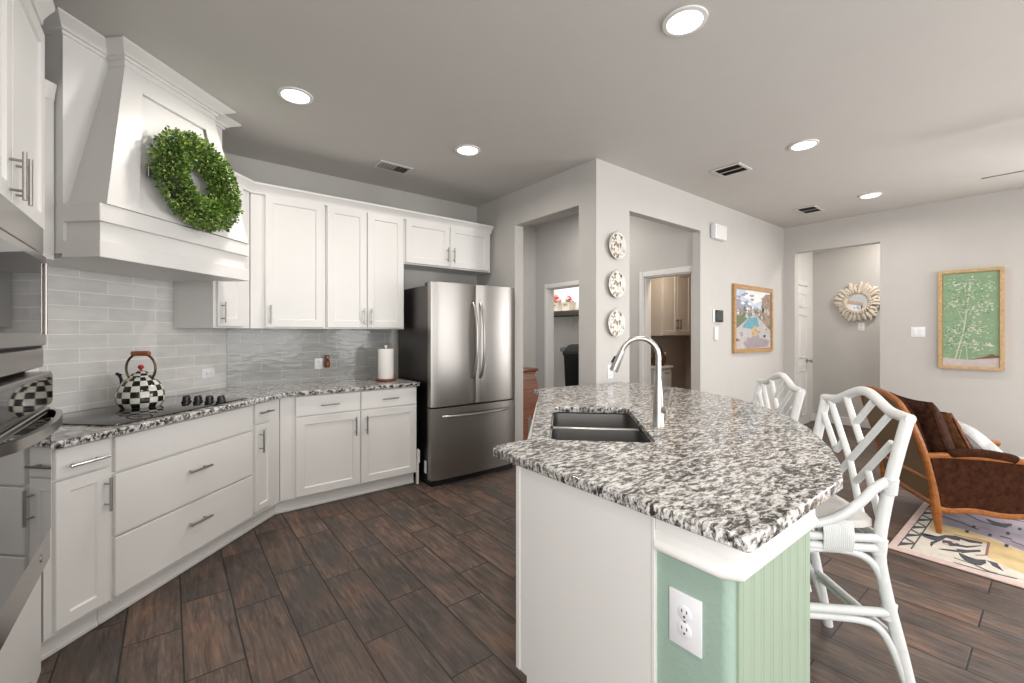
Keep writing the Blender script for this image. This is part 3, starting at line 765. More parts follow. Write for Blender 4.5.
mb = MB(); mb.tube([top - wl * 0.052, top - wl * 0.050, top - wl * 0.03, top, top + wl * 0.03, top + wl * 0.050, top + wl * 0.052], [0.009, 0.013, 0.0145, 0.015, 0.0145, 0.013, 0.009], 14); T.part(mb, 'grip', 'kwood', 'turned reddish wood grip', parent=hd)
c0 = Vector((KX, KY, kz))
mb = MB(); mb.tube([c0 - wl * 0.085 + Vector((0, 0, 0.085)), c0 - wl * 0.106 + Vector((0, 0, 0.120)), c0 - wl * 0.116 + Vector((0, 0, 0.160)), c0 - wl * 0.126 + Vector((0, 0, 0.180))], [0.020, 0.013, 0.008, 0.008], 12); T.part(mb, 'spout', 'kblack')
mb = MB(); mb.tube([c0 - wl * 0.120 + Vector((0, 0, 0.180)), c0 - wl * 0.142 + Vector((0, 0, 0.190))], [0.010, 0.009], 12); T.part(mb, 'spout_cap', 'kblack')

# ------------------------------------------------------------------ wreath
random.seed(5)
wt0, wz0 = 2.255, 2.210
T = Thing('wreath', 'round green boxwood wreath hanging on the front of the range hood', 'wreath', (wt0, 2.09, wz0), 45)
mb = MB()
WR = 0.186
def wcy(dz): return 2.116 + 0.161 * (wz0 + dz - 1.948) - 0.020 - 0.075
ring = [(wt0 + WR * cos(a), wcy(WR * sin(a)), wz0 + WR * sin(a)) for a in [2 * pi * i / 40 for i in range(40)]]
mb.tube(ring, 0.040, 8, closed=True); T.part(mb, 'ring', 'twig')
mb = MB()
for i in range(8200):
    a = random.uniform(0, 2 * pi); b = random.uniform(0, 2 * pi); rr = 0.036 + 0.046 * random.random() ** 0.7 + (0.014 * random.random() if random.random() < 0.25 else 0)
    R = WR + rr * cos(b) * 1.02; dep = rr * sin(b) * 0.9
    if dep < -0.045: continue
    p = Vector((wt0 + R * cos(a), wcy(R * sin(a)) - dep, wz0 + R * sin(a)))
    outv = Vector((cos(a) * cos(b), -sin(b), sin(a) * cos(b)))
    d = (outv + Vector((random.uniform(-1, 1), random.uniform(-1, 1), random.uniform(-1, 1))) * 0.75).normalized()
    sd = d.cross(Vector((random.uniform(-1, 1), random.uniform(-1, 1), random.uniform(-1, 1)))).normalized()
    up = d.cross(sd)
    l = random.uniform(0.013, 0.024); w = l * 0.36
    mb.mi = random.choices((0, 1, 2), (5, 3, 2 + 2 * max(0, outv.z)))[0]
    q = [p, p + d * l * 0.45 + sd * w + up * 0.003, p + d * l, p + d * l * 0.45 - sd * w + up * 0.003]
    mb.verts_faces([tuple(x) for x in q], [(0, 1, 2), (0, 2, 3)])
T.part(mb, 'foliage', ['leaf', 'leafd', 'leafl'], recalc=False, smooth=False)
mb = MB(); mb.box(wt0 - 0.262, wt0 - 0.240, 2.110, 2.122, wz0 - 0.06, wz0 + 0.005, 0.002); T.part(mb, 'hanger', 'nickel', 'small silver clip')

# ------------------------------------------------------------------ refrigerator
T = Thing('refrigerator', 'stainless steel french door refrigerator between the cabinets and the pantry opening', 'refrigerator', (2.25, 3.8, 0))
fx0, fx1, fy = 1.792, 2.722, 3.40
mb = MB(); mb.box(fx0 + 0.006, fx1 - 0.006, fy + 0.085, 4.12, 0.03, 1.775, 0.004); T.part(mb, 'body', 'steeld', 'dark grey side panels')
def bowed_door(x0, x1, z0, z1):
    mb = MB(); n = 14; co = []; fs = []
    for i in range(n + 1):
        f = i / n; x = x0 + (x1 - x0) * f
        e = 0.018 * (abs(2 * f - 1) ** 10)
        y = fy - 0.010 * (1 - (2 * f - 1) ** 2) + e
        for yy, z in ((fy + 0.075, z0), (y, z0), (y, z1), (fy + 0.075, z1)): co.append((x, yy, z))
    for i in range(n):
        for k in range(4): fs.append((i * 4 + k, i * 4 + (k + 1) % 4, (i + 1) * 4 + (k + 1) % 4, (i + 1) * 4 + k))
    fs += [(3, 2, 1, 0), tuple(n * 4 + k for k in range(4))]
    mb.verts_faces(co, fs); return mb
mid = (fx0 + fx1) / 2
for x0, x1, hx in ((fx0, mid - 0.003, mid - 0.040), (mid + 0.003, fx1, mid + 0.040)):
    dr = T.part(bowed_door(x0, x1, 0.700, 1.800), 'door', 'fridge', sharp=30)
    hp = []
    for i in range(21):
        f = i / 20; hp.append((hx, fy - 0.006 - 0.070 * sin(pi * f) ** 0.6, 0.93 + 0.70 * f))
    mb = MB(); mb.tube(hp, 0.0125, 12); T.part(mb, 'handle', 'nickel', parent=dr)
dr = T.part(bowed_door(fx0, fx1, 0.055, 0.685), 'freezer_drawer', 'fridge', sharp=30)
hp = [(fx0 + 0.10 + (fx1 - fx0 - 0.20) * i / 20, fy - 0.008 - 0.062 * sin(pi * i / 20) ** 0.6, 0.612) for i in range(21)]
mb = MB(); mb.tube(hp, 0.0125, 12); T.part(mb, 'handle', 'nickel', parent=dr)
mb = MB(); mb.box(fx0 + 0.01, fx1 - 0.01, fy + 0.03, 4.0, 0.004, 0.05); T.part(mb, 'base_grille', 'black')
for x in (fx0 + 0.04, fx1 - 0.04): mb = MB(); mb.box(x - 0.03, x + 0.03, fy + 0.02, fy + 0.16, 1.776, 1.806, 0.006); T.part(mb, 'hinge_cover', 'steeld')
mb = MB(); mb.box(fx0 + 0.004, fx0 + 0.0065, fy + 0.11, fy + 0.15, 0.10, 0.21); T.part(mb, 'rating_label', 'plate', 'small white sticker low on the side')

# ------------------------------------------------------------------ peninsula: body, worktop, sink, faucet, outlet
IT = 0.93
I = Thing('kitchen_island', 'kitchen island with white end panel and sage green beadboard under the big granite top', 'kitchen island', (1.7, 1.2, 0))
XI, YI = 0.952, 0.446
BZ = IT - 0.034
mb = MB()
wallpts = [(XI + 0.012, 0.63), (XI + 0.012, YI + 0.05), (XI + 0.05, YI + 0.012), (1.40, YI + 0.012), (2.77, 1.83), (2.77, 2.36), (2.12, 2.36), (XI + 0.022, 1.165)]
def hollow(mb, pts, z0, z1, th):
    n = len(pts); P = [Vector(p) for p in pts]; cx = sum((p for p in P), Vector((0, 0))) / n
    ins = []
    for i in range(n):
        a, b, c = P[i - 1], P[i], P[(i + 1) % n]
        d1 = (b - a).normalized(); d2 = (c - b).normalized()
        n1 = Vector((-d1.y, d1.x)); n2 = Vector((-d2.y, d2.x))
        if n1.dot(cx - b) < 0: n1 = -n1
        if n2.dot(cx - b) < 0: n2 = -n2
        o = n1 + n2; ins.append(b + o / max(0.3, o.dot(n1)) * th)
    co = [(p.x, p.y, z0) for p in P] + [(p.x, p.y, z1) for p in P] + [(p.x, p.y, z0) for p in ins] + [(p.x, p.y, z1) for p in ins]
    fs = []
    for i in range(n):
        j = (i + 1) % n
        fs += [(i, j, n + j, n + i), (2 * n + i, 3 * n + i, 3 * n + j, 2 * n + j), (n + i, n + j, 3 * n + j, 3 * n + i), (i, 2 * n + i, 2 * n + j, j)]
    mb.verts_faces(co, fs)
hollow(mb, wallpts, 0.20, BZ, 0.03); I.part(mb, 'body', 'cab')
mb = MB(); toe = list(wallpts); toe[7] = (XI + 0.022, 1.108); toe[6] = (2.20, 2.36); toe[0] = (XI + 0.022, 0.63)
hollow(mb, toe, 0.0, 0.20, 0.03); I.part(mb, 'toe_base', 'cab')
kd = (Vector((2.12, 2.36)) - Vector((XI + 0.022, 1.165))); kl = kd.length; ka = math.atan2(kd.y, kd.x)
for i in range(4):
    a = -kl + 0.03 + i * (kl - 0.06) / 4; b_ = a + (kl - 0.06) / 4 - 0.008
    mb = MB(); mb.mx = Matrix.Translation((XI + 0.022, 1.165, 0)) @ Matrix.Rotation(ka + pi, 4, 'Z'); shaker(mb, a, b_, 0.22, 0.86, -0.021); dd = I.part(mb, 'door', 'cab')
    hx = b_ - 0.035 if i % 2 == 0 else a + 0.035
    mb = MB(); mb.mx = Matrix.Translation((XI + 0.022, 1.165, 0)) @ Matrix.Rotation(ka + pi, 4, 'Z'); mb.tube([(hx, -0.052, 0.67), (hx, -0.052, 0.82)], 0.006, 10)
    for z in (0.70, 0.79): mb.tube([(hx, -0.021, z), (hx, -0.052, z)], 0.0045, 8)
    I.part(mb, 'handle', 'handle', parent=dd)
# white end panel with a toe notch on the kitchen side
mb = MB()
prof = [(0.626, 0.0), (1.115, 0.0), (1.115, 0.20), (1.168, 0.20), (1.168, BZ), (0.626, BZ)]
co = [(XI - 0.010, y, z) for y, z in prof] + [(XI + 0.0215, y, z) for y, z in prof]
mb.verts_faces(co, [tuple(range(6)), tuple(range(11, 5, -1))] + [(i, (i + 1) % 6, 6 + (i + 1) % 6, 6 + i) for i in range(6)])
I.part(mb, 'end_panel', 'cab', 'white end panel')
mb = MB(); mb.box(XI - 0.013, XI - 0.009, 1.150, 1.170, 0.20, BZ, 0.001); I.part(mb, 'edge_strip', 'trim')
mb = MB(); mb.box(XI - 0.013, XI - 0.009, 0.624, 0.633, 0.0, BZ, 0.001); I.part(mb, 'edge_strip', 'trim')
# green wall end with bull-nosed corner
mb = MB(); pts = [(XI + 0.012, 0.626), (XI, 0.626)]
pts += [(XI, YI + 0.022)] + [(XI + 0.022 - 0.022 * cos(a), YI + 0.022 - 0.022 * sin(a)) for a in [radians(x) for x in range(10, 81, 10)]] + [(XI + 0.022, YI), (XI + 0.03, YI), (XI + 0.03, YI + 0.012), (XI + 0.012, YI + 0.04)]
mb.prism(pts, 0, BZ); I.part(mb, 'side_panel', 'green')
# beadboard on the seating side end
mb = MB()
def bead(p0, p1, n):
    P0, P1 = Vector(p0), Vector(p1); d = (P1 - P0).normalized(); o = Vector((d.y, -d.x)); Ln = (P1 - P0).length; w = Ln / n
    pts = []
    for i in range(n):
        a = i * w
        for f, dp in ((0.0, 0.0055), (0.003, 0.0075), (0.009, 0.0085), (0.013, 0.0075), (0.015, 0.0055), (0.018, 0.0085), (w - 0.003, 0.0085)):
            q = P0 + d * (a + f) + o * (dp); pts.append((q.x, q.y))
    e = P1; pts.append((e.x, e.y)); q = P1 - o * 0.012; pts.append((q.x, q.y)); q = P0 - o * 0.012; pts.append((q.x, q.y))
    mb.prism(pts, 0, BZ)
bead((XI + 0.028, YI - 0.0), (1.404, YI - 0.0), 8)
bead((1.406, YI + 0.004), (2.77, 1.822), 38)
I.part(mb, 'beadboard', 'bead', 'sage green grooved board', sharp=25)
IC = [(0.0, BZ - 0.082), (0.0, BZ - 0.001), (0.012, BZ - 0.001), (0.012, BZ - 0.030), (0.017, BZ - 0.034), (0.017, BZ - 0.050), (0.020, BZ - 0.056), (0.026, BZ - 0.061), (0.028, BZ - 0.068), (0.026, BZ - 0.075), (0.018, BZ - 0.080), (0.004, BZ - 0.082)]
IC = [(a * 0.62, z) for a, z in IC]
mb = MB(); mb.sweep([(XI - 0.0005, 0.624), (XI - 0.0005, YI + 0.018), (XI + 0.018, YI - 0.0088), (1.402, YI - 0.0088), (2.765, 1.808)], IC, 1); I.part(mb, 'crown_moulding', 'trim', 'white moulding')
# sink cut-out in (t, c)
def rrect(t0, t1, c0, c1, r):
    out = []
    for (ct, cc, a0) in ((t1 - r, c1 - r, 0), (t0 + r, c1 - r, 90), (t0 + r, c0 + r, 180), (t1 - r, c0 + r, 270)):
        for k in range(6):
            a = radians(a0 + 18 * k); out.append(A2W(ct + r * cos(a), cc + r * sin(a)))
    return out
st0, st1, sc0, sc1 = 1.722, 2.494, -0.357, 0.058
hole = rrect(st0, st1, sc0, sc1, 0.045)
outer = [(0.928, 0.404), (0.932, 0.398), (0.939, 0.394), (1.528, 0.395), (1.575, 0.409), (1.640, 0.425), (1.722, 0.454)]
outer += [(1.880, 0.519), (2.023, 0.588), (2.250, 0.710), (2.484, 0.874), (2.729, 1.111), (2.917, 1.373), (3.023, 1.638), (3.080, 1.840), (3.105, 2.060), (3.09, 2.28), (3.05, 2.380)]
outer += [(2.79, 2.388), (2.60, 2.430), (2.236, 2.450), (2.126, 2.441), (2.116, 2.410), (2.126, 2.375), (1.129, 1.315), (1.042, 1.321), (0.950, 1.312), (0.930, 1.294)]
wt = fill_mesh('island_worktop', outer, [hole], IT - 0.032, IT, 0.005, 'granite', (1.7, 1.2, 0))
tag(wt, 'large fan shaped granite worktop on the island with the sink cut in', 'worktop')
# sink
T = Thing('kitchen_sink', 'undermount stainless double bowl sink in the island worktop', 'sink', ((st0 + st1) / 2, (sc0 + sc1) / 2, IT - 0.27), 45)
zs = IT - 0.0335
def bowl(a0, a1, c0, c1, depth):
    mb = MB(); r = 0.03; co = []; fs = []
    def rr(x0, x1, y0, y1, r, z):
        o = []
        for (cx, cy, g) in ((x1 - r, y1 - r, 0), (x0 + r, y1 - r, 90), (x0 + r, y0 + r, 180), (x1 - r, y0 + r, 270)):
            for k in range(5): an = radians(g + 22.5 * k); o.append((cx + r * cos(an), cy + r * sin(an), z))
        return o
    zb_ = zs - depth
    rings = [rr(a0 - .004, a1 + .004, c0 - .004, c1 + .004, r + .004, zs - 0.002), rr(a0 - .004, a1 + .004, c0 - .004, c1 + .004, r + .004, zb_ - .004), rr(a0, a1, c0, c1, r, zs - .002), rr(a0, a1, c0, c1, r, zb_ + .015), rr(a0 + .015, a1 - .015, c0 + .015, c1 - .015, r, zb_)]
    for g in rings: co += g
    n = 20
    for a, b in ((0, 1), (0, 2), (2, 3), (3, 4)):
        for i in range(n): fs.append((a * n + i, a * n + (i + 1) % n, b * n + (i + 1) % n, b * n + i))
    fs.append(tuple(4 * n + i for i in range(n))); fs.append(tuple(1 * n + i for i in range(n)))
    mb.verts_faces(co, fs); return mb
sm = 2.105
b1_ = T.part(bowl(st0 + 0.004, sm - 0.012, sc0 + 0.004, sc1 - 0.004, 0.22), 'bowl', 'sinksteel')
b2_ = T.part(bowl(sm + 0.012, st1 - 0.004, sc0 + 0.004, sc1 - 0.004, 0.22), 'bowl', 'sinksteel')
mb = MB(); mb.box(sm - 0.0115, sm + 0.0115, sc0 + 0.004, sc1 - 0.004, zs - 0.20, zs + 0.002, 0.004, 2); T.part(mb, 'divider', 'nickel')
for tc_, bo in (((st0 + sm) / 2, b1_), ((sm + st1) / 2, b2_)):
    mb = MB(); mb.lathe([(0.045, 0.0), (0.043, 0.003), (0.030, 0.002), (0.028, -0.001), (0, -0.001)], 20, (tc_, (sc0 + sc1) / 2, zs - 0.2195)); T.part(mb, 'drain', 'nickel', parent=bo)
# faucet (t along the island diagonal, c towards the sink)
ft, fc = 2.030, -0.425
T = Thing('kitchen_faucet', 'tall gooseneck nickel faucet standing behind the island sink', 'faucet', (ft, fc, IT), 45)
mb = MB(); mb.lathe([(0.027, 0), (0.027, 0.006), (0.0245, 0.010), (0.023, 0.06), (0.020, 0.14), (0.0145, 0.20), (0.0135, 0.21), (0, 0.21)], 24, (ft, fc, IT)); bd = T.part(mb, 'body', 'nickel')
mb = MB(); pts = [(ft, fc, IT + 0.20), (ft, fc, IT + 0.26), (ft, fc, IT + 0.312)]
for i in range(1, 15):
    a = radians(180 - 163 * i / 14)
    pts.append((ft, fc + 0.082 + 0.082 * cos(a), IT + 0.315 + 0.082 * sin(a)))
mb.tube(pts, 0.0125, 14); T.part(mb, 'spout', 'nickel')
e = Vector(pts[-1]); dv = (e - Vector(pts[-2])).normalized()
mb = MB(); mb.tube([e - dv * 0.002, e + dv * 0.008, e + dv * 0.03, e + dv * 0.092, e + dv * 0.100], [0.0135, 0.0150, 0.0165, 0.0205, 0.0190], 18); sp = T.part(mb, 'spray_head', 'nickel')
q = e + dv * 0.055 + Vector((0, 0.0, 0)); nrm = Vector((0, dv.z, -dv.y)); nrm = nrm if nrm.y > 0 else -nrm
mb = MB(); mb.tube([e + dv * 0.035 + nrm * 0.0175, e + dv * 0.068 + nrm * 0.0205], 0.006, 8); T.part(mb, 'spray_button', 'black', 'black button', parent=sp)
mb = MB(); mb.tube([(ft, fc, IT + 0.075), (ft - 0.02, fc - 0.034, IT + 0.075)], 0.0155, 16); mb.tube([(ft - 0.018, fc - 0.032, IT + 0.078), (ft - 0.026, fc - 0.040, IT + 0.12), (ft - 0.032, fc - 0.052, IT + 0.175)], [0.0065, 0.0055, 0.0045], 10); T.part(mb, 'lever', 'nickel')

# ------------------------------------------------------------------ outlets and switch plates (front faces -y in the local frame)
def plate(T, w, h, kind):
    mb = MB(); mb.box(-w / 2, w / 2, -0.005, 0.0, -h / 2, h / 2, 0.003, 2)
    o = mb.build('cover_plate', M['plate'], T)
    return o
def outlet(label, loc, rz, w=0.074, h=0.118, horiz=False, cat='outlet', name='wall_outlet'):
    T = bpy.data.objects.new(name, None); COL.objects.link(T); T.location = loc; T.rotation_euler = (0, radians(90) if False else 0, radians(rz)); tag(T, label, cat)
    plate(T, w, h, 0)
    for k in (-1, 1):
        cx, cz = (0, k * 0.0195) if not horiz else (k * 0.0195, 0)
        mb = MB(); mb.lathe([(0.0172, 0), (0.0172, 0.0065), (0.016, 0.0072), (0, 0.0072)], 20, (cx, 0.0, cz), 'Y')
        f = mb.build('socket', M['plate'], T)
        mb = MB()
        if not horiz:
            for sx in (-0.0062, 0.0062): mb.box(cx + sx - 0.0012, cx + sx + 0.0012, -0.0076, -0.0070, cz + 0.001, cz + 0.0085)
            mb.lathe([(0.0026, 0.0070), (0.0026, 0.0077), (0, 0.0077)], 10, (cx, 0, cz - 0.0075), 'Y')
        else:
            for sz in (-0.0062, 0.0062): mb.box(cx - 0.0085, cx - 0.001, -0.0076, -0.0070, cz + sz - 0.0012, cz + sz + 0.0012)
            mb.lathe([(0.0026, 0.0070), (0.0026, 0.0077), (0, 0.0077)], 10, (cx + 0.0075, 0, cz), 'Y')
        mb.build('slot', M['dark'], f)
    mb = MB(); mb.lathe([(0.003, 0.005), (0.003, 0.006), (0, 0.006)], 10, (0, 0, 0), 'Y'); mb.build('screw', M['nickel'], T)
    return T
outlet('white duplex outlet on the sage green end wall of the island', (XI, 0.549, 0.675), -90, 0.082, 0.129)
ox, oy = A2W(3.02, 2.692); outlet('white outlet on the pale tile right of the cooktop', (ox, oy, 1.045), 45, 0.118, 0.074, True)
outlet('white outlet on the glossy tile with an amber plug in freshener', (1.062, 4.172, 1.075), 0, 0.070, 0.095)
outlet('white outlet low on the hall corner wall just above the island top', (2.96, 2.40, 1.02), 0, 0.074, 0.118)
outlet('white outlet on the hall end wall below the sunburst mirror', (7.80, 1.80, 1.44), -90, 0.074, 0.118)
T = Thing('air_freshener', 'amber plug in air freshener on the outlet of the glossy tile', 'air freshener', (1.128, 4.16, 1.05))
mb = MB(); mb.lathe([(0.020, 0), (0.023, 0.008), (0.023, 0.055), (0.015, 0.07), (0, 0.07)], 16, (1.128, 4.145, 1.040)); T.part(mb, 'bottle', 'amber')
mb = MB(); mb.box(1.110, 1.146, 4.125, 4.171, 1.112, 1.150, 0.006); T.part(mb, 'heater', 'bronze')
def switch(label, loc, rz, n, name='light_switch', cat='switch'):
    T = bpy.data.objects.new(name, None); COL.objects.link(T); T.location = loc; T.rotation_euler = (0, 0, radians(rz)); tag(T, label, cat)
    w = 0.028 + 0.046 * n; plate(T, w, 0.118, 0)
    for i in range(n):
        x = (i - (n - 1) / 2) * 0.046
        mb = MB(); mb.box(x - 0.0165, x + 0.0165, -0.009, -0.004, -0.033, 0.033, 0.002); mb.build('rocker', M['plate'], T)
    return T
switch('white double switch plate on the right wall beside the green picture', (6.68, 1.026, 1.362), -90, 2)
T = Thing('thermostat', 'black screened thermostat on the hall wall beside the painting', 'thermostat', (4.80, 2.39, 1.53))
mb = MB(); mb.box(4.70, 4.885, 2.385, 2.40, 1.468, 1.612, 0.004); T.part(mb, 'back_plate', 'plate')
mb = MB(); mb.box(4.735, 4.893, 2.368, 2.385, 1.472, 1.606, 0.006, 2); T.part(mb, 'screen', 'black'); mb = MB(); mb.box(4.752, 4.876, 2.3665, 2.3685, 1.490, 1.590, 0.002); T.part(mb, 'display', 'screen')
T = Thing('wall_sensor', 'small white upright sensor below the thermostat', 'sensor', (4.77, 2.39, 1.35)); mb = MB(); mb.box(4.735, 4.805, 2.380, 2.40, 1.27, 1.42, 0.008, 2); T.part(mb, 'case', 'plate'); mb = MB(); mb.box(4.755, 4.785, 2.378, 2.381, 1.29, 1.33, 0.002); T.part(mb, 'button', 'trim')
T = Thing('door_chime', 'square white door chime box high on the hall wall', 'door chime', (4.80, 2.38, 2.46)); mb = MB(); mb.box(4.655, 4.915, 2.335, 2.40, 2.385, 2.545, 0.015, 2); T.part(mb, 'case', 'plate'); mb = MB(); mb.box(4.68, 4.89, 2.331, 2.336, 2.40, 2.53, 0.004); T.part(mb, 'cover', 'trim')

# ------------------------------------------------------------------ three plates on the hall wall
T = Thing('wall_plate', 'topmost of three round floral plates on the wall corner', 'plate', (3.022, 2.40, 2.098), 0, 'three floral wall plates')
mb = MB(); c = (3.022, 2.394, 2.098)
mb.lathe([(0.075, 0.0), (0.075, 0.004), (0.106, 0.020), (0.111, 0.024), (0.108, 0.027)], 40, c, 'Y'); T.part(mb, 'rim', 'plateF')
mb = MB(); mb.lathe([(0.104, 0.0255), (0.075, 0.010), (0.0, 0.008)], 40, c, 'Y'); T.part(mb, 'face', 'plateF')
mb = MB(); mb.lathe([(0.110, 0.022), (0.113, 0.025), (0.110, 0.0285), (0.103, 0.026)], 40, c, 'Y'); T.part(mb, 'edge_band', 'ceram', 'pale glazed edge')
mb = MB(); mb.tube([(3.022, 2.396, 2.16), (3.022, 2.392, 2.225), (3.022, 2.37, 2.233)], 0.0015, 6); T.part(mb, 'hanger', 'nickel')
dup(T.o, (3.016, 2.40, 1.766), label='middle of three round floral plates on the wall corner')
dup(T.o, (3.010, 2.40, 1.434), label='lowest of three round floral plates on the wall corner')

# ------------------------------------------------------------------ framed pictures
def frame(T, P0, ex, ez, nrm, W, Hh, fw, dep, m):
    """P0 lower-left, ex/ez unit vectors in the wall plane, nrm towards the room"""
    P0, ex, ez, nrm = map(Vector, (P0, ex, ez, nrm)); mb = MB()
    def bx(a, b, c, e, d0, d1):
        co = []
        for dd in (d0, d1):
            for (u, v) in ((a, c), (b, c), (b, e), (a, e)): co.append(tuple(P0 + ex * u + ez * v + nrm * dd))
        mb.verts_faces(co, [(0, 1, 2, 3), (7, 6, 5, 4)] + [(i, 4 + i, 4 + (i + 1) % 4, (i + 1) % 4) for i in range(4)])
    bx(0, W, 0, fw, 0, dep); bx(0, W, Hh - fw, Hh, 0, dep); bx(0, fw, fw, Hh - fw, 0, dep); bx(W - fw, W, fw, Hh - fw, 0, dep)
    return T.part(mb, 'frame', m, smooth=False)
def art(T, P0, ex, ez, nrm, W, Hh, fw, shapes, mats, d0=0.012, name='canvas'):
    P0, ex, ez, nrm = map(Vector, (P0, ex, ez, nrm)); mb = MB(); w, h = W - 2 * fw, Hh - 2 * fw
    def pt(u, v, d): return tuple(P0 + ex * (fw + u * w) + ez * (fw + v * h) + nrm * d)
    mb.mi = 0; co = [pt(u, v, d) for d in (0.002, d0) for u, v in ((0, 0), (1, 0), (1, 1), (0, 1))]
    mb.verts_faces(co, [(0, 1, 2, 3), (7, 6, 5, 4)] + [(i, 4 + i, 4 + (i + 1) % 4, (i + 1) % 4) for i in range(4)])
    for k, (mi, pts) in enumerate(shapes):
        mb.mi = mi
        mb.verts_faces([pt(min(1, max(0, u)), min(1, max(0, v)), d0 + 0.0004 + 0.00012 * (k % 12) + 0.0004 * mi) for u, v in pts], [tuple(range(len(pts)))])
    return T.part(mb, name, mats, smooth=False, recalc=False)
def blob(cx, cy, rx, ry, n=9, j=0.25):
    return [(cx + rx * cos(2 * pi * i / n) * random.uniform(1 - j, 1 + j), cy + ry * sin(2 * pi * i / n) * random.uniform(1 - j, 1 + j)) for i in range(n)]
random.seed(11)
T = Thing('framed_painting', 'framed painting of a blue pool under hills on the hall wall', 'picture', (5.70, 2.39, 1.11))
P0, ex, ez, nr = (5.155, 2.398, 1.113), (1, 0, 0), (0, 0, 1), (0, -1, 0); W_, H_ = 1.09, 0.815
frame(T, P0, ex, ez, nr, W_, H_, 0.050, 0.030, 'tanwood')
am = [flat('art_sky', (0.50, 0.56, 0.66)), flat('art_cloud', (0.76, 0.74, 0.72)), flat('art_hill', (0.28, 0.29, 0.36)), flat('art_tree', (0.14, 0.17, 0.10)), flat('art_house', (0.30, 0.22, 0.16)), flat('art_deck', (0.44, 0.41, 0.41)), flat('art_pool', (0.13, 0.31, 0.38)), flat('art_ochre', (0.52, 0.36, 0.17)), flat('art_shade', (0.30, 0.26, 0.28))]
sh = [(1, [(0.2, 0.86), (0.6, 0.8), (1, 0.9), (1, 1), (0.3, 1)]), (2, [(0, 0.55), (0, 0.80), (0.1, 0.84), (0.2, 0.78), (0.32, 0.82), (0.45, 0.70), (0.6, 0.72), (0.75, 0.62), (1, 0.62), (1, 0.5), (0, 0.5)]),
      (3, [(0, 0.36), (0, 0.55), (0.15, 0.56), (0.3, 0.6), (0.5, 0.58), (0.65, 0.66), (1, 0.6), (1, 0.3), (0, 0.3)]),
      (4, [(0.72, 0.45), (0.74, 0.86), (0.84, 0.95), (1.0, 0.97), (1, 0.4), (0.8, 0.38)]),
      (5, [(0, 0.32), (0.42, 0.56), (0.6, 0.56), (1, 0.30), (1, 0), (0, 0)]), (6, [(0.17, 0.36), (0.36, 0.52), (0.58, 0.54), (0.66, 0.38), (0.45, 0.33)]), (8, [(0.2, 0.1), (0.5, 0.22), (0.95, 0.12), (0.9, 0.02), (0.3, 0.0)])]
for i in range(26): sh.append((random.choice((3, 4, 1, 5)), blob(random.uniform(0.05, 0.95), random.uniform(0.52, 0.68), 0.035, 0.04)))
for i in range(8): sh.append((random.choice((5, 1)), blob(random.uniform(0.3, 0.7), random.uniform(0.58, 0.70), 0.05, 0.025, 6)))
for i in range(60): sh.append((random.choice((8, 4, 1, 5, 5, 1)), blob(random.uniform(0.03, 0.97), random.uniform(0.03, 0.34), 0.035, 0.022, 7)))
for i in range(70): sh.append((random.choice((3, 4, 8, 5, 2, 1)), blob(random.uniform(0.03, 0.97), random.uniform(0.50, 0.72), 0.022, 0.020, 7)))
for i in range(30): sh.append((random.choice((1, 1, 0, 2)), blob(random.uniform(0.05, 0.7), random.uniform(0.72, 0.97), 0.06, 0.02, 8)))
for i in range(26): sh.append((random.choice((4, 3, 8)), blob(random.uniform(0.74, 0.98), random.uniform(0.45, 0.95), 0.03, 0.02, 7)))
for i in range(16): sh.append((random.choice((6, 0)), blob(random.uniform(0.28, 0.6), random.uniform(0.38, 0.52), 0.025, 0.012, 7)))
sh += [(7, blob(0.52, 0.27, 0.11, 0.11)), (7, blob(0.47, 0.17, 0.05, 0.04)), (1, blob(0.75, 0.42, 0.10, 0.03))]
art(T, P0, ex, ez, nr, W_, H_, 0.050, sh, am)
T = Thing('framed_botanical', 'tall green picture of white blossom branches on the right wall', 'picture', (6.67, 0.61, 0.965))
P0, ex, ez, nr = (6.678, 0.855, 0.967), (0, -1, 0), (0, 0, 1), (-1, 0, 0); W_, H_ = 0.482, 1.058
frame(T, P0, ex, ez, nr, W_, H_, 0.030, 0.045, 'palewood')
gm = [flat('art_green', (0.225, 0.335, 0.205), var=0.10, vs=9), flat('art_stem', (0.52, 0.55, 0.42)), flat('art_blossom', (0.58, 0.57, 0.50)), flat('art_leaf', (0.13, 0.25, 0.13)), flat('art_leaf_pale', (0.34, 0.46, 0.30)), flat('art_ground', (0.50, 0.44, 0.42)), flat('art_brown', (0.17, 0.10, 0.07)), 'gold']
sh = [(5, [(0, 0), (1, 0), (1, 0.10), (0.85, 0.115), (0.7, 0.095), (0.5, 0.07), (0.3, 0.075), (0, 0.09)]), (6, [(0.5, 0.07), (0.7, 0.10), (0.85, 0.13), (1, 0.12), (1, 0.10), (0.7, 0.085)])]
def stem(pts, w):
    for a, b in zip(pts[:-1], pts[1:]): sh.append((1, [(a[0] - w, a[1]), (a[0] + w, a[1]), (b[0] + w * 0.8, b[1]), (b[0] - w * 0.8, b[1])]))
stem([(0.23, 0.06), (0.30, 0.2), (0.38, 0.36), (0.42, 0.5), (0.45, 0.65), (0.49, 0.80), (0.50, 0.88)], 0.014)
stem([(0.30, 0.06), (0.36, 0.2), (0.43, 0.28)], 0.006); stem([(0.45, 0.06), (0.44, 0.18), (0.42, 0.27)], 0.008); stem([(0.40, 0.45), (0.32, 0.55), (0.28, 0.62)], 0.006)
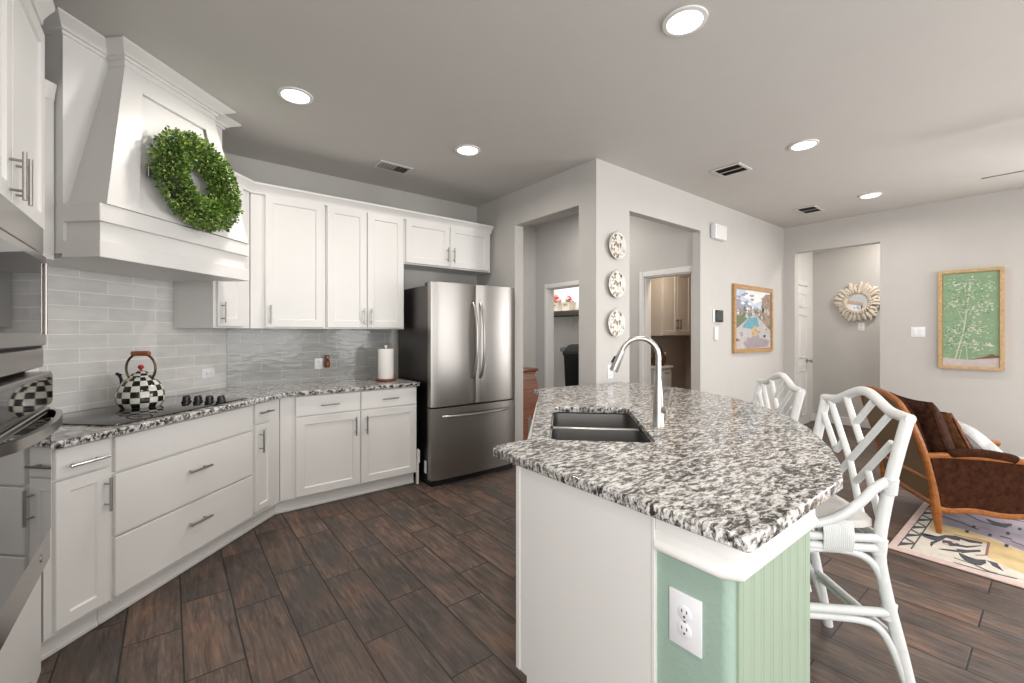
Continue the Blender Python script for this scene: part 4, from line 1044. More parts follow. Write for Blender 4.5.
for (cx, cy, sx, sy, n) in ((0.45, 0.80, 0.30, 0.10, 34), (0.22, 0.67, 0.17, 0.06, 22), (0.60, 0.62, 0.22, 0.07, 24), (0.30, 0.38, 0.2, 0.07, 26), (0.62, 0.40, 0.2, 0.06, 22), (0.55, 0.22, 0.22, 0.08, 24), (0.15, 0.25, 0.12, 0.06, 12), (0.78, 0.86, 0.12, 0.03, 12), (0.2, 0.88, 0.12, 0.03, 10), (0.83, 0.66, 0.1, 0.05, 9)):
    for i in range(int(n * 2.4)):
        x, y = cx + random.gauss(0, sx * 0.55), cy + random.gauss(0, sy * 0.6)
        if 0.03 < x < 0.97 and 0.09 < y < 0.97: sh.append((random.choice((2, 2, 3, 4, 4)), blob(x, y, random.uniform(0.010, 0.030), random.uniform(0.004, 0.010), 7)))
for i in range(150):
    x, y = random.uniform(0.04, 0.92), random.uniform(0.14, 0.95)
    sh.append((random.choice((2, 4, 4, 3)), blob(x, y, random.uniform(0.008, 0.026), random.uniform(0.004, 0.009), 7)))
sh += [(2, [(0.72, 0.225), (0.92, 0.215), (0.86, 0.235), (0.83, 0.26), (0.80, 0.24)]), (6, blob(0.86, 0.125, 0.06, 0.012))]
for g in ((0, 0.012, 0, 1), (0.988, 1, 0, 1), (0, 1, 0.994, 1)): sh.append((7, [(g[0], g[2]), (g[1], g[2]), (g[1], g[3]), (g[0], g[3])]))
art(T, P0, ex, ez, nr, W_, H_, 0.030, sh, gm, 0.030)

# ------------------------------------------------------------------ sunburst mirror at the hall end
random.seed(3)
mc = Vector((7.79, 1.84, 1.795))
T = Thing('sunburst_mirror', 'round mirror framed by bleached driftwood rays on the hall end wall', 'mirror', tuple(mc))
mb = MB(); mb.lathe([(0.125, 0.0), (0.125, 0.02), (0.12, 0.024), (0, 0.024)], 32, tuple(mc), 'X')
mb.bm.transform(Matrix.Translation(mc) @ Matrix.Scale(-1, 4, (1, 0, 0)) @ Matrix.Translation(-mc)); T.part(mb, 'mirror_glass', 'mirror', 'mirror glass')
mb = MB(); mb.tube([(mc.x - 0.028, mc.y + 0.135 * cos(a), mc.z + 0.135 * sin(a)) for a in [2 * pi * i / 32 for i in range(32)]], 0.018, 8, closed=True)
for i in range(30):
    a = 2 * pi * i / 30; p = Vector((mc.x - 0.045, mc.y + 0.14 * cos(a), mc.z + 0.14 * sin(a)))
    mb.tube([p, p + Vector((-0.008, 0.03 * cos(a + 0.3), 0.03 * sin(a + 0.3)))], [0.013, 0.009], 7)
T.part(mb, 'inner_ring', 'drift')
for k in range(26):
    a = 2 * pi * k / 26 + random.uniform(-0.04, 0.04); l = random.uniform(0.11, 0.165); d = Vector((0, cos(a), sin(a))); s_ = Vector((0, -sin(a), cos(a)))
    mb = MB(); p = mc + Vector((-0.015, 0, 0)) + d * 0.14
    mb.tube([p, p + d * l * 0.4 + s_ * random.uniform(-0.012, 0.012), p + d * l * 0.8 + s_ * random.uniform(-0.02, 0.02), p + d * l + s_ * random.uniform(-0.035, 0.035)], [0.016, 0.030, 0.024, 0.009], 7)
    q = p + d * l * 0.5; mb.tube([q, q + d * l * 0.3 + s_ * random.choice((-1, 1)) * 0.035 + Vector((-0.012, 0, 0))], [0.013, 0.006], 6)
    T.part(mb, 'ray', 'drift')

# ------------------------------------------------------------------ ceiling lights, vents, fan
def downlight(label, x, y):
    T = bpy.data.objects.new('ceiling_light', None); COL.objects.link(T); T.location = (x, y, CZ); tag(T, label, 'ceiling light', 'recessed ceiling lights')
    mb = MB(); mb.lathe([(0.076, -0.001), (0.079, -0.010), (0.098, -0.008), (0.100, -0.0005), (0.090, -0.0003)], 36); mb.build('trim_ring', M['trim'], T)
    mb = MB(); mb.lathe([(0.0, -0.0045), (0.078, -0.0045), (0.078, -0.002), (0, -0.002)], 32); mb.build('diffuser', M['glow'], T)['label'] = 'glowing diffuser'
    area_lamp('downlight_lamp', (0, 0, -0.012), (0, 0, 0), 0.14, 0.14, LAMP_W, WARM, T, True, radians(165))
    return T
for lab, x, y in (('recessed ceiling light nearest the camera, top of the picture', 1.88, 1.09), ('recessed ceiling light in front of the wreath', 0.605, 2.90), ('recessed ceiling light in front of the refrigerator', 1.855, 2.92),
                  ('recessed ceiling light nearer the first dark vent', 3.835, 1.24), ('recessed ceiling light nearest the right wall', 5.79, 1.26)):
    downlight(lab, x, y)
for x, y in ((0.3, 0.2), (1.9, -1.2), (3.85, -1.2), (5.8, -1.2)):
    area_lamp('room_downlight_lamp', (x, y, CZ - 0.012), (0, 0, 0), 0.14, 0.14, LAMP_W, WARM, None, True, radians(165))
area_lamp('hall_lamp', (7.3, 1.2, CZ - 0.02), (0, 0, 0), 0.2, 0.2, 20, WARM, None, True)
area_lamp('vestibule_lamp', (3.7, 3.7, 2.99), (0, 0, 0), 0.2, 0.2, 20, WARM, None, True)
area_lamp('closet_lamp', (5.0, 5.3, 2.53), (0, 0, 0), 0.3, 0.3, 16, (1, 0.97, 0.93), None, True)
area_lamp('powder_room_added_lamp', (4.78, 2.85, 2.53), (0, 0, 0), 0.2, 0.2, 11.0, (1, 0.86, 0.70), None, True)  # unseen lamp added near the doorway to light the cabinet's side
def vent(label, x0, x1, y0, y1, light=False):
    T = Thing('ceiling_vent', label, 'vent', ((x0 + x1) / 2, (y0 + y1) / 2, CZ), 0, 'ceiling air vents')
    mb = MB(); f = 0.026; z0, z1 = CZ - 0.010, CZ - 0.0005
    for a, b, c, e in ((x0, x1, y0, y0 + f), (x0, x1, y1 - f, y1), (x0, x0 + f, y0 + f, y1 - f), (x1 - f, x1, y0 + f, y1 - f)): mb.box(a, b, c, e, z0, z1, 0.002)
    T.part(mb, 'frame', 'ventframe')
    mb = MB(); mb.box(x0 + f, x1 - f, y0 + f, y1 - f, CZ - 0.003, CZ - 0.001); T.part(mb, 'duct', 'ventdark')
    if light:
        n = 9
        for i in range(n):
            x = x0 + f + (x1 - x0 - 2 * f) * (i + 0.5) / n
            mb = MB(); mb.mx = Matrix.Translation((x, 0, CZ - 0.006)) @ Matrix.Rotation(radians(40 if i < n * 0.55 else -40), 4, 'Y'); mb.box(-0.010, 0.010, y0 + f, y1 - f, -0.0012, 0.0012); T.part(mb, 'slat', 'vent')
    else:
        for i in range(6):
            x = x0 + f + (x1 - x0 - 2 * f) * (i + 0.5) / 6
            mb = MB(); mb.mx = Matrix.Translation((x, 0, CZ - 0.006)) @ Matrix.Rotation(radians(-35), 4, 'Y'); mb.box(-0.008, 0.008, y0 + f, y1 - f, -0.0012, 0.0012); T.part(mb, 'slat', 'ventdark')
        mb = MB(); xm = (x0 + x1) / 2; mb.box(xm - 0.008, xm + 0.008, y0 + f, y1 - f, CZ - 0.010, CZ - 0.004); T.part(mb, 'divider_bar', 'vent')
vent('pale slatted ceiling vent above the wall cabinets', 1.385, 1.690, 3.535, 3.715, True)
vent('dark slotted ceiling vent nearer the hall corner', 3.79, 4.04, 1.70, 1.955)
vent('dark slotted ceiling vent over the far hall opening', 5.73, 6.06, 1.74, 1.955)
T = Thing('ceiling_fan', 'ceiling fan at the right edge with one thin blade in view', 'ceiling fan', (4.78, -0.42, CZ))
fxc, fyc, fz = 4.78, -0.42, 2.50
mb = MB(); mb.lathe([(0.07, CZ - 0.001), (0.065, CZ - 0.04), (0.015, CZ - 0.05), (0.015, fz + 0.08)], 20, (fxc, fyc, 0)); T.part(mb, 'downrod', 'fanw')
mb = MB(); mb.lathe([(0.03, fz + 0.09), (0.10, fz + 0.07), (0.11, fz), (0.08, fz - 0.04), (0, fz - 0.05)], 24, (fxc, fyc, 0)); T.part(mb, 'motor', 'fanw')
for k in range(5):
    a = radians(92 + 72 * k); mb = MB(); mb.mx = Matrix.Translation((fxc, fyc, fz)) @ Matrix.Rotation(a, 4, 'Z') @ Matrix.Rotation(radians(-13), 4, 'X')
    mb.prism([(0.10, -0.03), (0.22, -0.06), (0.76, -0.065), (0.80, -0.03), (0.80, 0.03), (0.76, 0.065), (0.22, 0.06), (0.10, 0.03)], -0.004, 0.004); T.part(mb, 'blade', 'fanw')

# ------------------------------------------------------------------ paper towels
T = Thing('paper_towel_holder', 'white paper towel roll on a wooden base beside the refrigerator', 'paper towels', (1.60, 3.88, TOP))
px, py = 1.565, 3.86
mb = MB(); mb.lathe([(0.090, 0.0005), (0.096, 0.006), (0.096, 0.014), (0.088, 0.020), (0, 0.020)], 28, (px, py, TOP)); T.part(mb, 'base', 'chest', 'brown wooden base')
mb = MB(); mb.lathe([(0.012, 0.0205), (0.069, 0.0205), (0.070, 0.03), (0.070, 0.285), (0.067, 0.290), (0.021, 0.290), (0.021, 0.27)], 32, (px, py, TOP)); T.part(mb, 'roll', 'paper')
mb = MB(); mb.lathe([(0.008, 0.02), (0.008, 0.305), (0.013, 0.310), (0.013, 0.322), (0, 0.326)], 14, (px, py, TOP)); T.part(mb, 'post', 'trim')

# ------------------------------------------------------------------ rattan counter stools
def smooth_path(pts, n=5):
    pts = [Vector(p) for p in pts]; out = []
    P = [pts[0]] + pts + [pts[-1]]
    for i in range(1, len(P) - 2):
        for k in range(n):
            t = k / n; a, b, c, d = P[i - 1], P[i], P[i + 1], P[i + 2]
            out.append(0.5 * ((2 * b) + (c - a) * t + (2 * a - 5 * b + 4 * c - d) * t * t + (3 * b - a - 3 * c + d) * t ** 3))
    out.append(pts[-1]); return out
def make_stool(label):
    T = Thing('counter_stool', label, 'stool', (0, 0, 0), 0, 'white rattan counter stools')
    def rod(name, pts, r, sm=True, m='rattan', knots=False):
        mb = MB(); q = smooth_path(pts) if sm and len(pts) > 2 else pts; mb.tube(q, r, 12); return T.part(mb, name, m)
    def by(z): return -0.215 - (z - 0.62) * 0.178 if z > 0.62 else -0.215
    for s in (-1, 1):
        rod('rear_leg', [(s * 0.268, -0.318, 0.0), (s * 0.256, -0.268, 0.25), (s * 0.247, -0.225, 0.45), (s * 0.243, -0.208, 0.60), (s * 0.240, -0.236, 0.78), (s * 0.243, -0.268, 0.93), (s * 0.248, -0.296, 1.052)], 0.0195)
        for z, y in ((0.60, -0.208), (0.815, -0.243), (0.375, -0.238)):
            mb = MB()
            for k in range(9):
                zz = z + (k - 4) * 0.0062; mb.tube([(s * 0.244 + 0.0195 * cos(a), y - 0.12 * (zz - z) + 0.0195 * sin(a), zz) for a in [2 * pi * i / 14 for i in range(14)]], 0.0036, 6, closed=True)
            T.part(mb, 'binding', 'rattan')
        rod('front_leg', [(s * 0.255, 0.170, 0.0), (s * 0.247, 0.160, 0.25), (s * 0.243, 0.155, 0.62)], 0.0185)
        rod('arm', [(s * 0.240, -0.245, 0.835), (s * 0.247, -0.19, 0.805), (s * 0.252, -0.14, 0.755), (s * 0.252, -0.085, 0.712), (s * 0.250, -0.03, 0.684), (s * 0.248, 0.05, 0.665), (s * 0.246, 0.155, 0.655)], 0.0165)
        for z in (0.630, 0.596): rod('seat_rail', [(s * 0.247, -0.21, z), (s * 0.247, 0.170, z)], 0.0150, False)
        mb = MB()
        for k in range(16):
            y = -0.112 + k * 0.0063
            mb.tube([(s * 0.248 + 0.0175 * cos(a), y, 0.630 + 0.056 * sin(a)) for a in [2 * pi * i / 16 for i in range(16)]], 0.0036, 6, closed=True)
        T.part(mb, 'binding', 'rattan')
        rod('curved_brace', [(s * 0.247, -0.215, 0.480), (s * 0.247, -0.185, 0.540), (s * 0.247, -0.13, 0.575), (s * 0.247, -0.04, 0.586), (s * 0.247, 0.05, 0.578)], 0.0130)
        rod('stretcher', [(s * 0.250, -0.238, 0.372), (s * 0.248, 0.16, 0.372)], 0.0155, False)
        rod('curved_brace', [(s * 0.262, -0.292, 0.100), (s * 0.257, -0.245, 0.24), (s * 0.254, -0.205, 0.312), (s * 0.252, -0.155, 0.338), (s * 0.249, -0.05, 0.344), (s * 0.247, 0.15, 0.344)], 0.0125)
    for y, z in ((0.160, 0.630), (0.160, 0.596), (-0.212, 0.630), (-0.212, 0.596)): rod('seat_rail', [(-0.243, y, z), (0.243, y, z)], 0.0150, False)
    rod('stretcher', [(-0.25, 0.160, 0.24), (0.25, 0.160, 0.24)], 0.0155, False)
    rod('curved_brace', [(0.247, -0.225, 0.46), (0.215, -0.228, 0.535), (0.15, -0.220, 0.575), (-0.15, -0.220, 0.575), (-0.215, -0.228, 0.535), (-0.247, -0.225, 0.46)], 0.012)
    rod('rear_stretcher', [(0.252, -0.262, 0.255), (-0.252, -0.258, 0.280)], 0.0140, False)
    rod('rear_stretcher', [(0.254, -0.266, 0.228), (-0.254, -0.263, 0.252)], 0.0105, False)
    crest = [(-0.262, 1.054), (-0.213, 1.058), (-0.165, 1.064), (-0.124, 1.079), (-0.08, 1.099), (-0.035, 1.115), (0.0, 1.119), (0.035, 1.115), (0.08, 1.099), (0.124, 1.079), (0.165, 1.064), (0.213, 1.058), (0.262, 1.054)]
    rod('crest_rail', [(x, by(z) - 0.004, z) for x, z in crest], 0.0185)
    lat = [[(0.200, 1.050), (0.0, 0.839), (-0.135, 0.645)], [(0.097, 1.080), (-0.047, 0.921)], [(-0.069, 1.088), (0.014, 0.979)], [(-0.163, 1.050), (0.0, 0.839), (0.075, 0.745)], [(-0.205, 0.960), (-0.062, 0.773)],
           [(-0.111, 0.826), (-0.215, 0.690)], [(0.232, 0.985), (0.105, 0.863)], [(0.098, 0.853), (0.058, 0.905)], [(0.225, 0.800), (0.140, 0.645)], [(0.075, 0.745), (0.19, 0.645)]]
    for p in lat: rod('back_slat', [(x, by(z), z) for x, z in p], 0.0125, False)
    # cushion
    mb = MB(); b = bmesh.new(); bmesh.ops.create_cube(b, size=1.0); bmesh.ops.subdivide_edges(b, edges=b.edges[:], cuts=6, use_grid_fill=True)
    for v in b.verts:
        x, y, z = v.co * 2; r = 1 - 0.10 * (abs(x) ** 4 * abs(y) ** 4)
        hh = 0.028 * (1 - 0.55 * max(abs(x), abs(y)) ** 5)
        v.co = (x * 0.250 * r, -0.022 + y * 0.192 * r, 0.676 + z * hh + (0.006 * (1 - x * x) * (1 - y * y) if z > 0 else 0))
    mb.absorb(b); T.part(mb, 'seat_cushion', 'cushion', 'pale grey seat cushion', sharp=60)
    return T.o
s1 = make_stool('white rattan counter stool with a full lattice back in view, nearest the camera')
s1.location = (1.984, 0.716, 0); s1.rotation_euler = (0, 0, radians(45)); s1.scale = (0.965, 1, 0.997)
s2 = dup(s1, (2.586, 1.240, 0), radians(45), 'white rattan counter stool behind the island, only its top showing over the granite')
s2.scale = (0.965, 1, 0.986)

# ------------------------------------------------------------------ rug
random.seed(21)
T = Thing('area_rug', 'patterned rug in pink, cream, yellow and lavender under the armchair', 'rug', (5.0, -0.6, 0))
rx0, rx1, ry0, ry1 = 3.540, 6.20, -2.6, 0.690
mb = MB(); mb.box(rx0, rx1, ry0, ry1, 0.0005, 0.009, 0.003); T.part(mb, 'pile', mat('rug_pink', (0.55, 0.42, 0.38), 0.95, var=0.10, vscale=30))
rm = [mat('rug_cream', (0.58, 0.53, 0.46), 0.95, var=0.12, vscale=22), mat('rug_yellow', (0.56, 0.42, 0.21), 0.95, var=0.22, vscale=10), mat('rug_lavender', (0.34, 0.29, 0.34), 0.95, var=0.25, vscale=8), mat('rug_charcoal', (0.055, 0.058, 0.072), 0.95, var=0.3, vscale=30), mat('rug_rose', (0.26, 0.12, 0.12), 0.95, var=0.1)]
mb = MB()
RUGN = [0]
def rp(mi, pts, lev):
    mb.mi = mi; ar = sum(pts[i - 1][0] * pts[i][1] - pts[i][0] * pts[i - 1][1] for i in range(len(pts)))
    if ar < 0: pts = pts[::-1]
    RUGN[0] += 1; b = bmesh.new(); vs = [b.verts.new((x, y, 0.0092 + RUGN[0] * 0.00002)) for x, y in pts]; f = b.faces.new(vs)
    bmesh.ops.triangulate(b, faces=[f]); mb.absorb(b)
def rr(mi, x0, x1, y0, y1, lev): rp(mi, [(x0, y0), (x1, y0), (x1, y1), (x0, y1)], lev)
def line(pts, w, mi, lev):
    for a, b in zip(pts[:-1], pts[1:]):
        dx, dy = b[0] - a[0], b[1] - a[1]; l = math.hypot(dx, dy); nx, ny = -dy / l * w, dx / l * w
        rp(mi, [(a[0] + nx, a[1] + ny), (b[0] + nx, b[1] + ny), (b[0] - nx, b[1] - ny), (a[0] - nx, a[1] - ny)], lev)
rr(0, rx0 + 0.055, rx1 - 0.06, ry0 + 0.055, ry1 - 0.040, 0)
zb0, zb1 = 0.588, ry1 - 0.040
line([(rx0 + 0.06, zb1 - 0.003), (rx1 - 0.07, zb1 - 0.003)], 0.003, 3, 1); line([(rx0 + 0.08, zb0), (rx1 - 0.07, zb0)], 0.004, 3, 1)
n = 13; w = 0.19
for i in range(n):
    x = rx0 + 0.075 + i * w
    rp(3, [(x, zb1 - 0.004), (x + w * 0.40, zb1 - 0.004), (x + w * 0.62, zb0 + 0.004), (x + w * 0.48, zb0 + 0.004)], 1)
    rp(3, [(x + w * 0.56, zb0 + 0.004), (x + w * 0.68, zb0 + 0.004), (x + w * 1.0, zb1 - 0.004), (x + w * 0.84, zb1 - 0.004)], 1)
    rp(1, [(x + w * 0.68, zb0 + 0.006), (x + w * 0.80, zb0 + 0.006), (x + w * 0.99, zb1 - 0.02)], 1)
rr(0, 3.64, 4.06, -0.8, 0.58, 1)
rp(1, [(4.06, 0.575), (4.24, 0.575), (4.247, 0.394), (4.20, 0.289), (4.10, 0.151), (4.10, -1.4), (3.74, -1.2), (3.74, 0.138), (3.777, 0.214), (3.852, 0.286), (4.08, 0.30)], 1)
rp(2, [(4.25, 0.575), (5.3, 0.575), (5.3, -1.8), (4.13, -1.8), (4.124, 0.152), (4.21, 0.267), (4.26, 0.395)], 2)
rp(4, [(4.40, 0.1), (4.6, 0.06), (4.55, -0.8), (4.3, -0.7)], 2)
A_ = [(3.965, 0.6), (3.933, 0.561), (3.979, 0.517), (4.042, 0.491), (4.088, 0.439), (4.052, 0.42), (4.001, 0.415), (3.992, 0.452), (3.999, 0.478), (3.938, 0.487), (3.887, 0.497), (3.88, 0.533), (3.89, 0.563), (3.918, 0.589)]
B_ = [(3.938, 0.487), (3.958, 0.449), (3.948, 0.412), (3.895, 0.41), (3.859, 0.445), (3.893, 0.485)]
C_ = [(3.893, 0.497), (3.821, 0.512), (3.753, 0.515), (3.777, 0.524), (3.84, 0.530), (3.893, 0.512)]
E_ = [(3.839, 0.418), (3.873, 0.37), (3.942, 0.32), (3.905, 0.315), (3.839, 0.356), (3.79, 0.385)]
D_ = [(3.79, 0.40), (3.765, 0.355), (3.758, 0.321), (3.79, 0.287), (3.739, 0.28), (3.67, 0.298), (3.661, 0.323), (3.682, 0.363), (3.744, 0.391)]
F_ = [(3.79, 0.287), (3.79, 0.24), (3.753, 0.232), (3.683, 0.208), (3.705, 0.234), (3.723, 0.256), (3.757, 0.266)]
shp = [A_, B_, C_, D_, [(3.745, 0.486), (3.778, 0.467), (3.824, 0.403), (3.793, 0.393), (3.793, 0.407), (3.756, 0.456)], [(4.082, 0.451), (4.078, 0.384), (4.096, 0.324), (4.058, 0.321), (4.02, 0.373), (4.043, 0.447)], [(3.929, 0.434), (3.945, 0.377), (4.023, 0.327), (4.02, 0.318), (3.909, 0.374), (3.88, 0.429)], E_, F_]
for q in shp: rp(3, q, 3)
for q in shp: rp(3, [(x + 0.02, -y - 0.28) for x, y in q], 3)          # the motif repeats mirrored along the border
for q in shp[:4]: rp(3, [(x + 0.85, y - 0.05) for x, y in q], 4)
line([(4.103, 0.453), (4.124, 0.298), (3.872, 0.29), (3.819, 0.332)], 0.006, 4, 4)
line([(4.653, 0.472), (4.545, 0.369), (4.514, 0.286)], 0.008, 3, 4); line([(4.308, 0.261), (4.30, 0.209)], 0.010, 3, 4); line([(4.266, 0.213), (4.226, 0.156), (4.16, 0.0)], 0.006, 3, 4)
line([(3.675, 0.406), (3.661, 0.323), (3.619, 0.259), (3.624, 0.229)], 0.006, 3, 4); line([(3.60, 0.40), (3.605, 0.288), (3.631, 0.158)], 0.005, 3, 4)
line([(4.45, 0.57), (4.40, 0.45), (4.33, 0.36)], 0.008, 3, 4); line([(4.8, 0.5), (4.75, 0.3), (4.78, 0.1)], 0.008, 3, 4)
for x, y in ((4.37, 0.386), (4.274, 0.304), (4.145, 0.224), (4.406, 0.232), (4.614, 0.233), (4.568, 0.187), (4.233, 0.405), (4.5, 0.05), (4.35, -0.1), (4.7, -0.2)): rr(3, x - 0.03, x + 0.03, y - 0.008, y + 0.008, 5)
for x, y in ((3.88, 0.463), (3.94, 0.435)): rp(4, [(x - 0.02, y), (x, y - 0.02), (x + 0.02, y), (x, y + 0.02)], 5); rp(0, [(x - 0.012, y), (x, y - 0.012), (x + 0.012, y), (x, y + 0.012)], 6)
for i in range(14):
    x, y = random.uniform(4.25, 5.2), random.uniform(-1.5, 0.0)
    rr(3, x, x + 0.06, y, y + 0.016, 5)
T.part(mb, 'woven_pattern', rm, smooth=False, recalc=False)

# ------------------------------------------------------------------ armchair (local +y faces away to the right, +x is the near side)
AC = Thing('armchair', 'brown velvet armchair with honey wood frame and cane back on the rug', 'armchair', (0, 0, 0))
def apart(mb, name, m, **k): return AC.part(mb, name, m, **k)
hw = 0.335
for s in (-1, 1):
    mb = MB(); pts = smooth_path([(s * hw, -0.333, 0.0128), (s * hw, -0.342, 0.10), (s * hw, -0.352, 0.20), (s * hw, -0.368, 0.34), (s * hw, -0.408, 0.52), (s * (hw - 0.005), -0.458, 0.68), (s * (hw - 0.03), -0.500, 0.80), (s * (hw - 0.085), -0.530, 0.875), (s * (hw - 0.19), -0.553, 0.915), (0, -0.560, 0.928)])
    n = len(pts); mb.tube(pts, [0.015 + 0.014 * min(1, i / 9) if i < 10 else (0.027 - 0.006 * min(1, (i - 10) / 6)) for i in range(n)], 10); apart(mb, 'rear_leg', 'oak')
    mb = MB(); mb.tube(smooth_path([(s * hw, 0.30, 0.0128), (s * hw, 0.315, 0.10), (s * hw, 0.325, 0.18), (s * hw, 0.33, 0.30), (s * hw, 0.32, 0.50)]), 0.026, 10); apart(mb, 'front_leg', 'oak')
    mb = MB(); mb.tube(smooth_path([(s * hw, -0.405, 0.522), (s * hw, -0.29, 0.532), (s * hw, -0.10, 0.533), (s * hw, 0.10, 0.522), (s * hw, 0.30, 0.512), (s * hw, 0.37, 0.500)]), 0.021, 10); apart(mb, 'arm_rail', 'oak')
    mb = MB(); mb.tube(smooth_path([(s * hw, -0.352, 0.185), (s * hw, -0.29, 0.172), (s * hw, -0.16, 0.186), (s * hw, 0.0, 0.172), (s * hw, 0.16, 0.188), (s * hw, 0.32, 0.18)]), 0.024, 10); apart(mb, 'seat_rail', 'oak')
    mb = MB(); q = [(-0.335, 0.19), (0.315, 0.19), (0.315, 0.515), (-0.385, 0.528), (-0.355, 0.36)]
    xa, xb = s * (hw - 0.020), s * (hw + 0.016)
    mb.verts_faces([(xa, y, z) for y, z in q] + [(xb, y, z) for y, z in q], [tuple(range(5)), tuple(range(9, 4, -1))] + [(i, (i + 1) % 5, 5 + (i + 1) % 5, 5 + i) for i in range(5)])
    apart(mb, 'side_panel', 'velvet')
    mb = MB(); mb.tube(smooth_path([(s * hw, -0.285, 0.545), (s * hw, -0.14, 0.562), (s * hw, 0.02, 0.545), (s * hw, 0.06, 0.530)]), [0.022] + [0.030] * 14 + [0.020], 12); apart(mb, 'arm_pad', 'velvet')
mb = MB(); mb.tube([(-hw, -0.352, 0.20), (hw, -0.352, 0.20)], 0.022, 10); mb.tube([(-hw, 0.325, 0.19), (hw, 0.325, 0.19)], 0.022, 10); apart(mb, 'seat_rail', 'oak')
mb = MB(); mb.tube([(-hw, -0.372, 0.36), (0, -0.385, 0.36), (hw, -0.372, 0.36)], 0.018, 10); apart(mb, 'back_rail', 'oak')
# cane back panels
def backpanel(z0, z1, m, name, w=0.30, th=0.012, d=0.0):
    mb = MB(); n = 8; co = []; fs = []
    def yb(z): return -0.352 - 0.21 * (z - 0.20) - 0.10 * max(0, z - 0.45) * 1.0
    for i in range(n + 1):
        z = z0 + (z1 - z0) * i / n; ww = w * (1 - max(0, (z - 0.74) / 0.17) ** 2 * 0.45) if z > 0.74 else w
        for x, dy in ((-ww, 0), (ww, 0), (ww, th), (-ww, th)): co.append((x, yb(z) + d + dy, z))
    for i in range(n):
        for k in range(4): fs.append((i * 4 + k, i * 4 + (k + 1) % 4, (i + 1) * 4 + (k + 1) % 4, (i + 1) * 4 + k))
    fs += [(0, 1, 2, 3), tuple(n * 4 + k for k in range(4))]
    mb.verts_faces(co, fs); return apart(mb, name, m, smooth=False)
backpanel(0.20, 0.90, 'cane', 'cane_back', 0.315)
backpanel(0.40, 0.90, 'velvetd', 'back_upholstery', 0.30, 0.05, 0.02)
def pillow(w, h, d, n=8):
    b = bmesh.new(); bmesh.ops.create_cube(b, size=2.0); bmesh.ops.subdivide_edges(b, edges=b.edges[:], cuts=n, use_grid_fill=True)
    for v in b.verts:
        x, y, z = v.co
        t = (1 - abs(x) ** 3) * (1 - abs(z) ** 3)
        v.co = (x * w / 2 * (1 - 0.07 * (1 - z * z)), y * d / 2 * (0.12 + 0.88 * max(0, t) ** 0.5), z * h / 2 * (1 - 0.07 * (1 - x * x)))
    return b
mb = MB(); b = bmesh.new(); bmesh.ops.create_cube(b, size=2.0); bmesh.ops.bevel(b, geom=b.edges[:], offset=0.25, segments=3, affect='EDGES')
for v in b.verts: v.co = (v.co.x * 0.305, v.co.y * 0.33 + 0.0, 0.30 + v.co.z * 0.085)
mb.absorb(b); apart(mb, 'seat_cushion', 'velvet')
AC.o.location = (4.513, 0.429, 0); AC.o.rotation_euler = (0, 0, radians(214))
def put_pillow(name, label, m, w, h, d, loc, tilt, yaw=0, piping=None):
    T = bpy.data.objects.new(name, None); COL.objects.link(T); tag(T, label, 'pillow')
    R = Matrix.Translation((4.513, 0.429, 0)) @ Matrix.Rotation(radians(214), 4, 'Z')
    T.matrix_world = R @ Matrix.Translation(loc) @ Matrix.Rotation(radians(yaw), 4, 'Z') @ Matrix.Rotation(radians(tilt), 4, 'X')
    mb = MB(); mb.absorb(pillow(w, h, d)); mb.build('cover', M[m], T, sharp=80)
    mb = MB(); c = []
    for (a, b_) in ((-1, -1), (1, -1), (1, 1), (-1, 1)):
        pass
    ring = []
    for i in range(40):
        a = 2 * pi * i / 40; x = max(-1, min(1, 1.35 * cos(a))); z = max(-1, min(1, 1.35 * sin(a)))
        ring.append((x * w / 2 * (1 - 0.07 * (1 - z * z)), 0, z * h / 2 * (1 - 0.07 * (1 - x * x))))
    mb.tube(ring, 0.006, 6, closed=True); mb.build('piping', M[piping or m], T)
    return T
put_pillow('throw_pillow', 'dark brown velvet pillow leaning on the armchair back', 'velvetd', 0.56, 0.50, 0.20, (0.03, -0.295, 0.640), 17)
put_pillow('throw_pillow', 'tan velvet pillow in the middle of the armchair pillows', 'tan', 0.46, 0.46, 0.13, (-0.02, -0.130, 0.590), 25, 4, 'velvet')
put_pillow('throw_pillow', 'pale linen pillow in front on the armchair seat', 'marble', 0.46, 0.42, 0.18, (-0.04, 0.05, 0.535), 42, -10)

# ------------------------------------------------------------------ things glimpsed through the openings
T = Thing('wooden_chest', 'carved reddish wooden chest seen through the opening beside the refrigerator', 'chest', (3.1, 4.2, 0))
mb = MB(); n = 12; co = []; fs = []
for i in range(n + 1):
    f = i / n; z = 0.06 + f * 0.86; bul = 0.30 + 0.09 * sin(pi * (1 - f) ** 0.8) + 0.02
    for x, y in ((2.905, 3.70), (2.905 + bul, 3.70), (2.905 + bul, 4.70), (2.905, 4.70)): co.append((x, y, z))
for i in range(n):
    for k in range(4): fs.append((i * 4 + k, i * 4 + (k + 1) % 4, (i + 1) * 4 + (k + 1) % 4, (i + 1) * 4 + k))
fs += [(3, 2, 1, 0), tuple(n * 4 + k for k in range(4))]; mb.verts_faces(co, fs); T.part(mb, 'body', 'chest')
mb = MB(); mb.box(2.90, 3.28, 3.675, 4.725, 0.92, 0.955, 0.010, 2); mb.box(2.90, 3.255, 3.685, 4.715, 0.895, 0.92, 0.008); T.part(mb, 'top', 'chest')
for x, y in ((2.94, 3.74), (3.25, 3.74), (2.94, 4.66), (3.25, 4.66)): mb = MB(); mb.lathe([(0.03, 0.0), (0.036, 0.03), (0.03, 0.065)], 12, (x, y, 0)); T.part(mb, 'foot', 'chest')
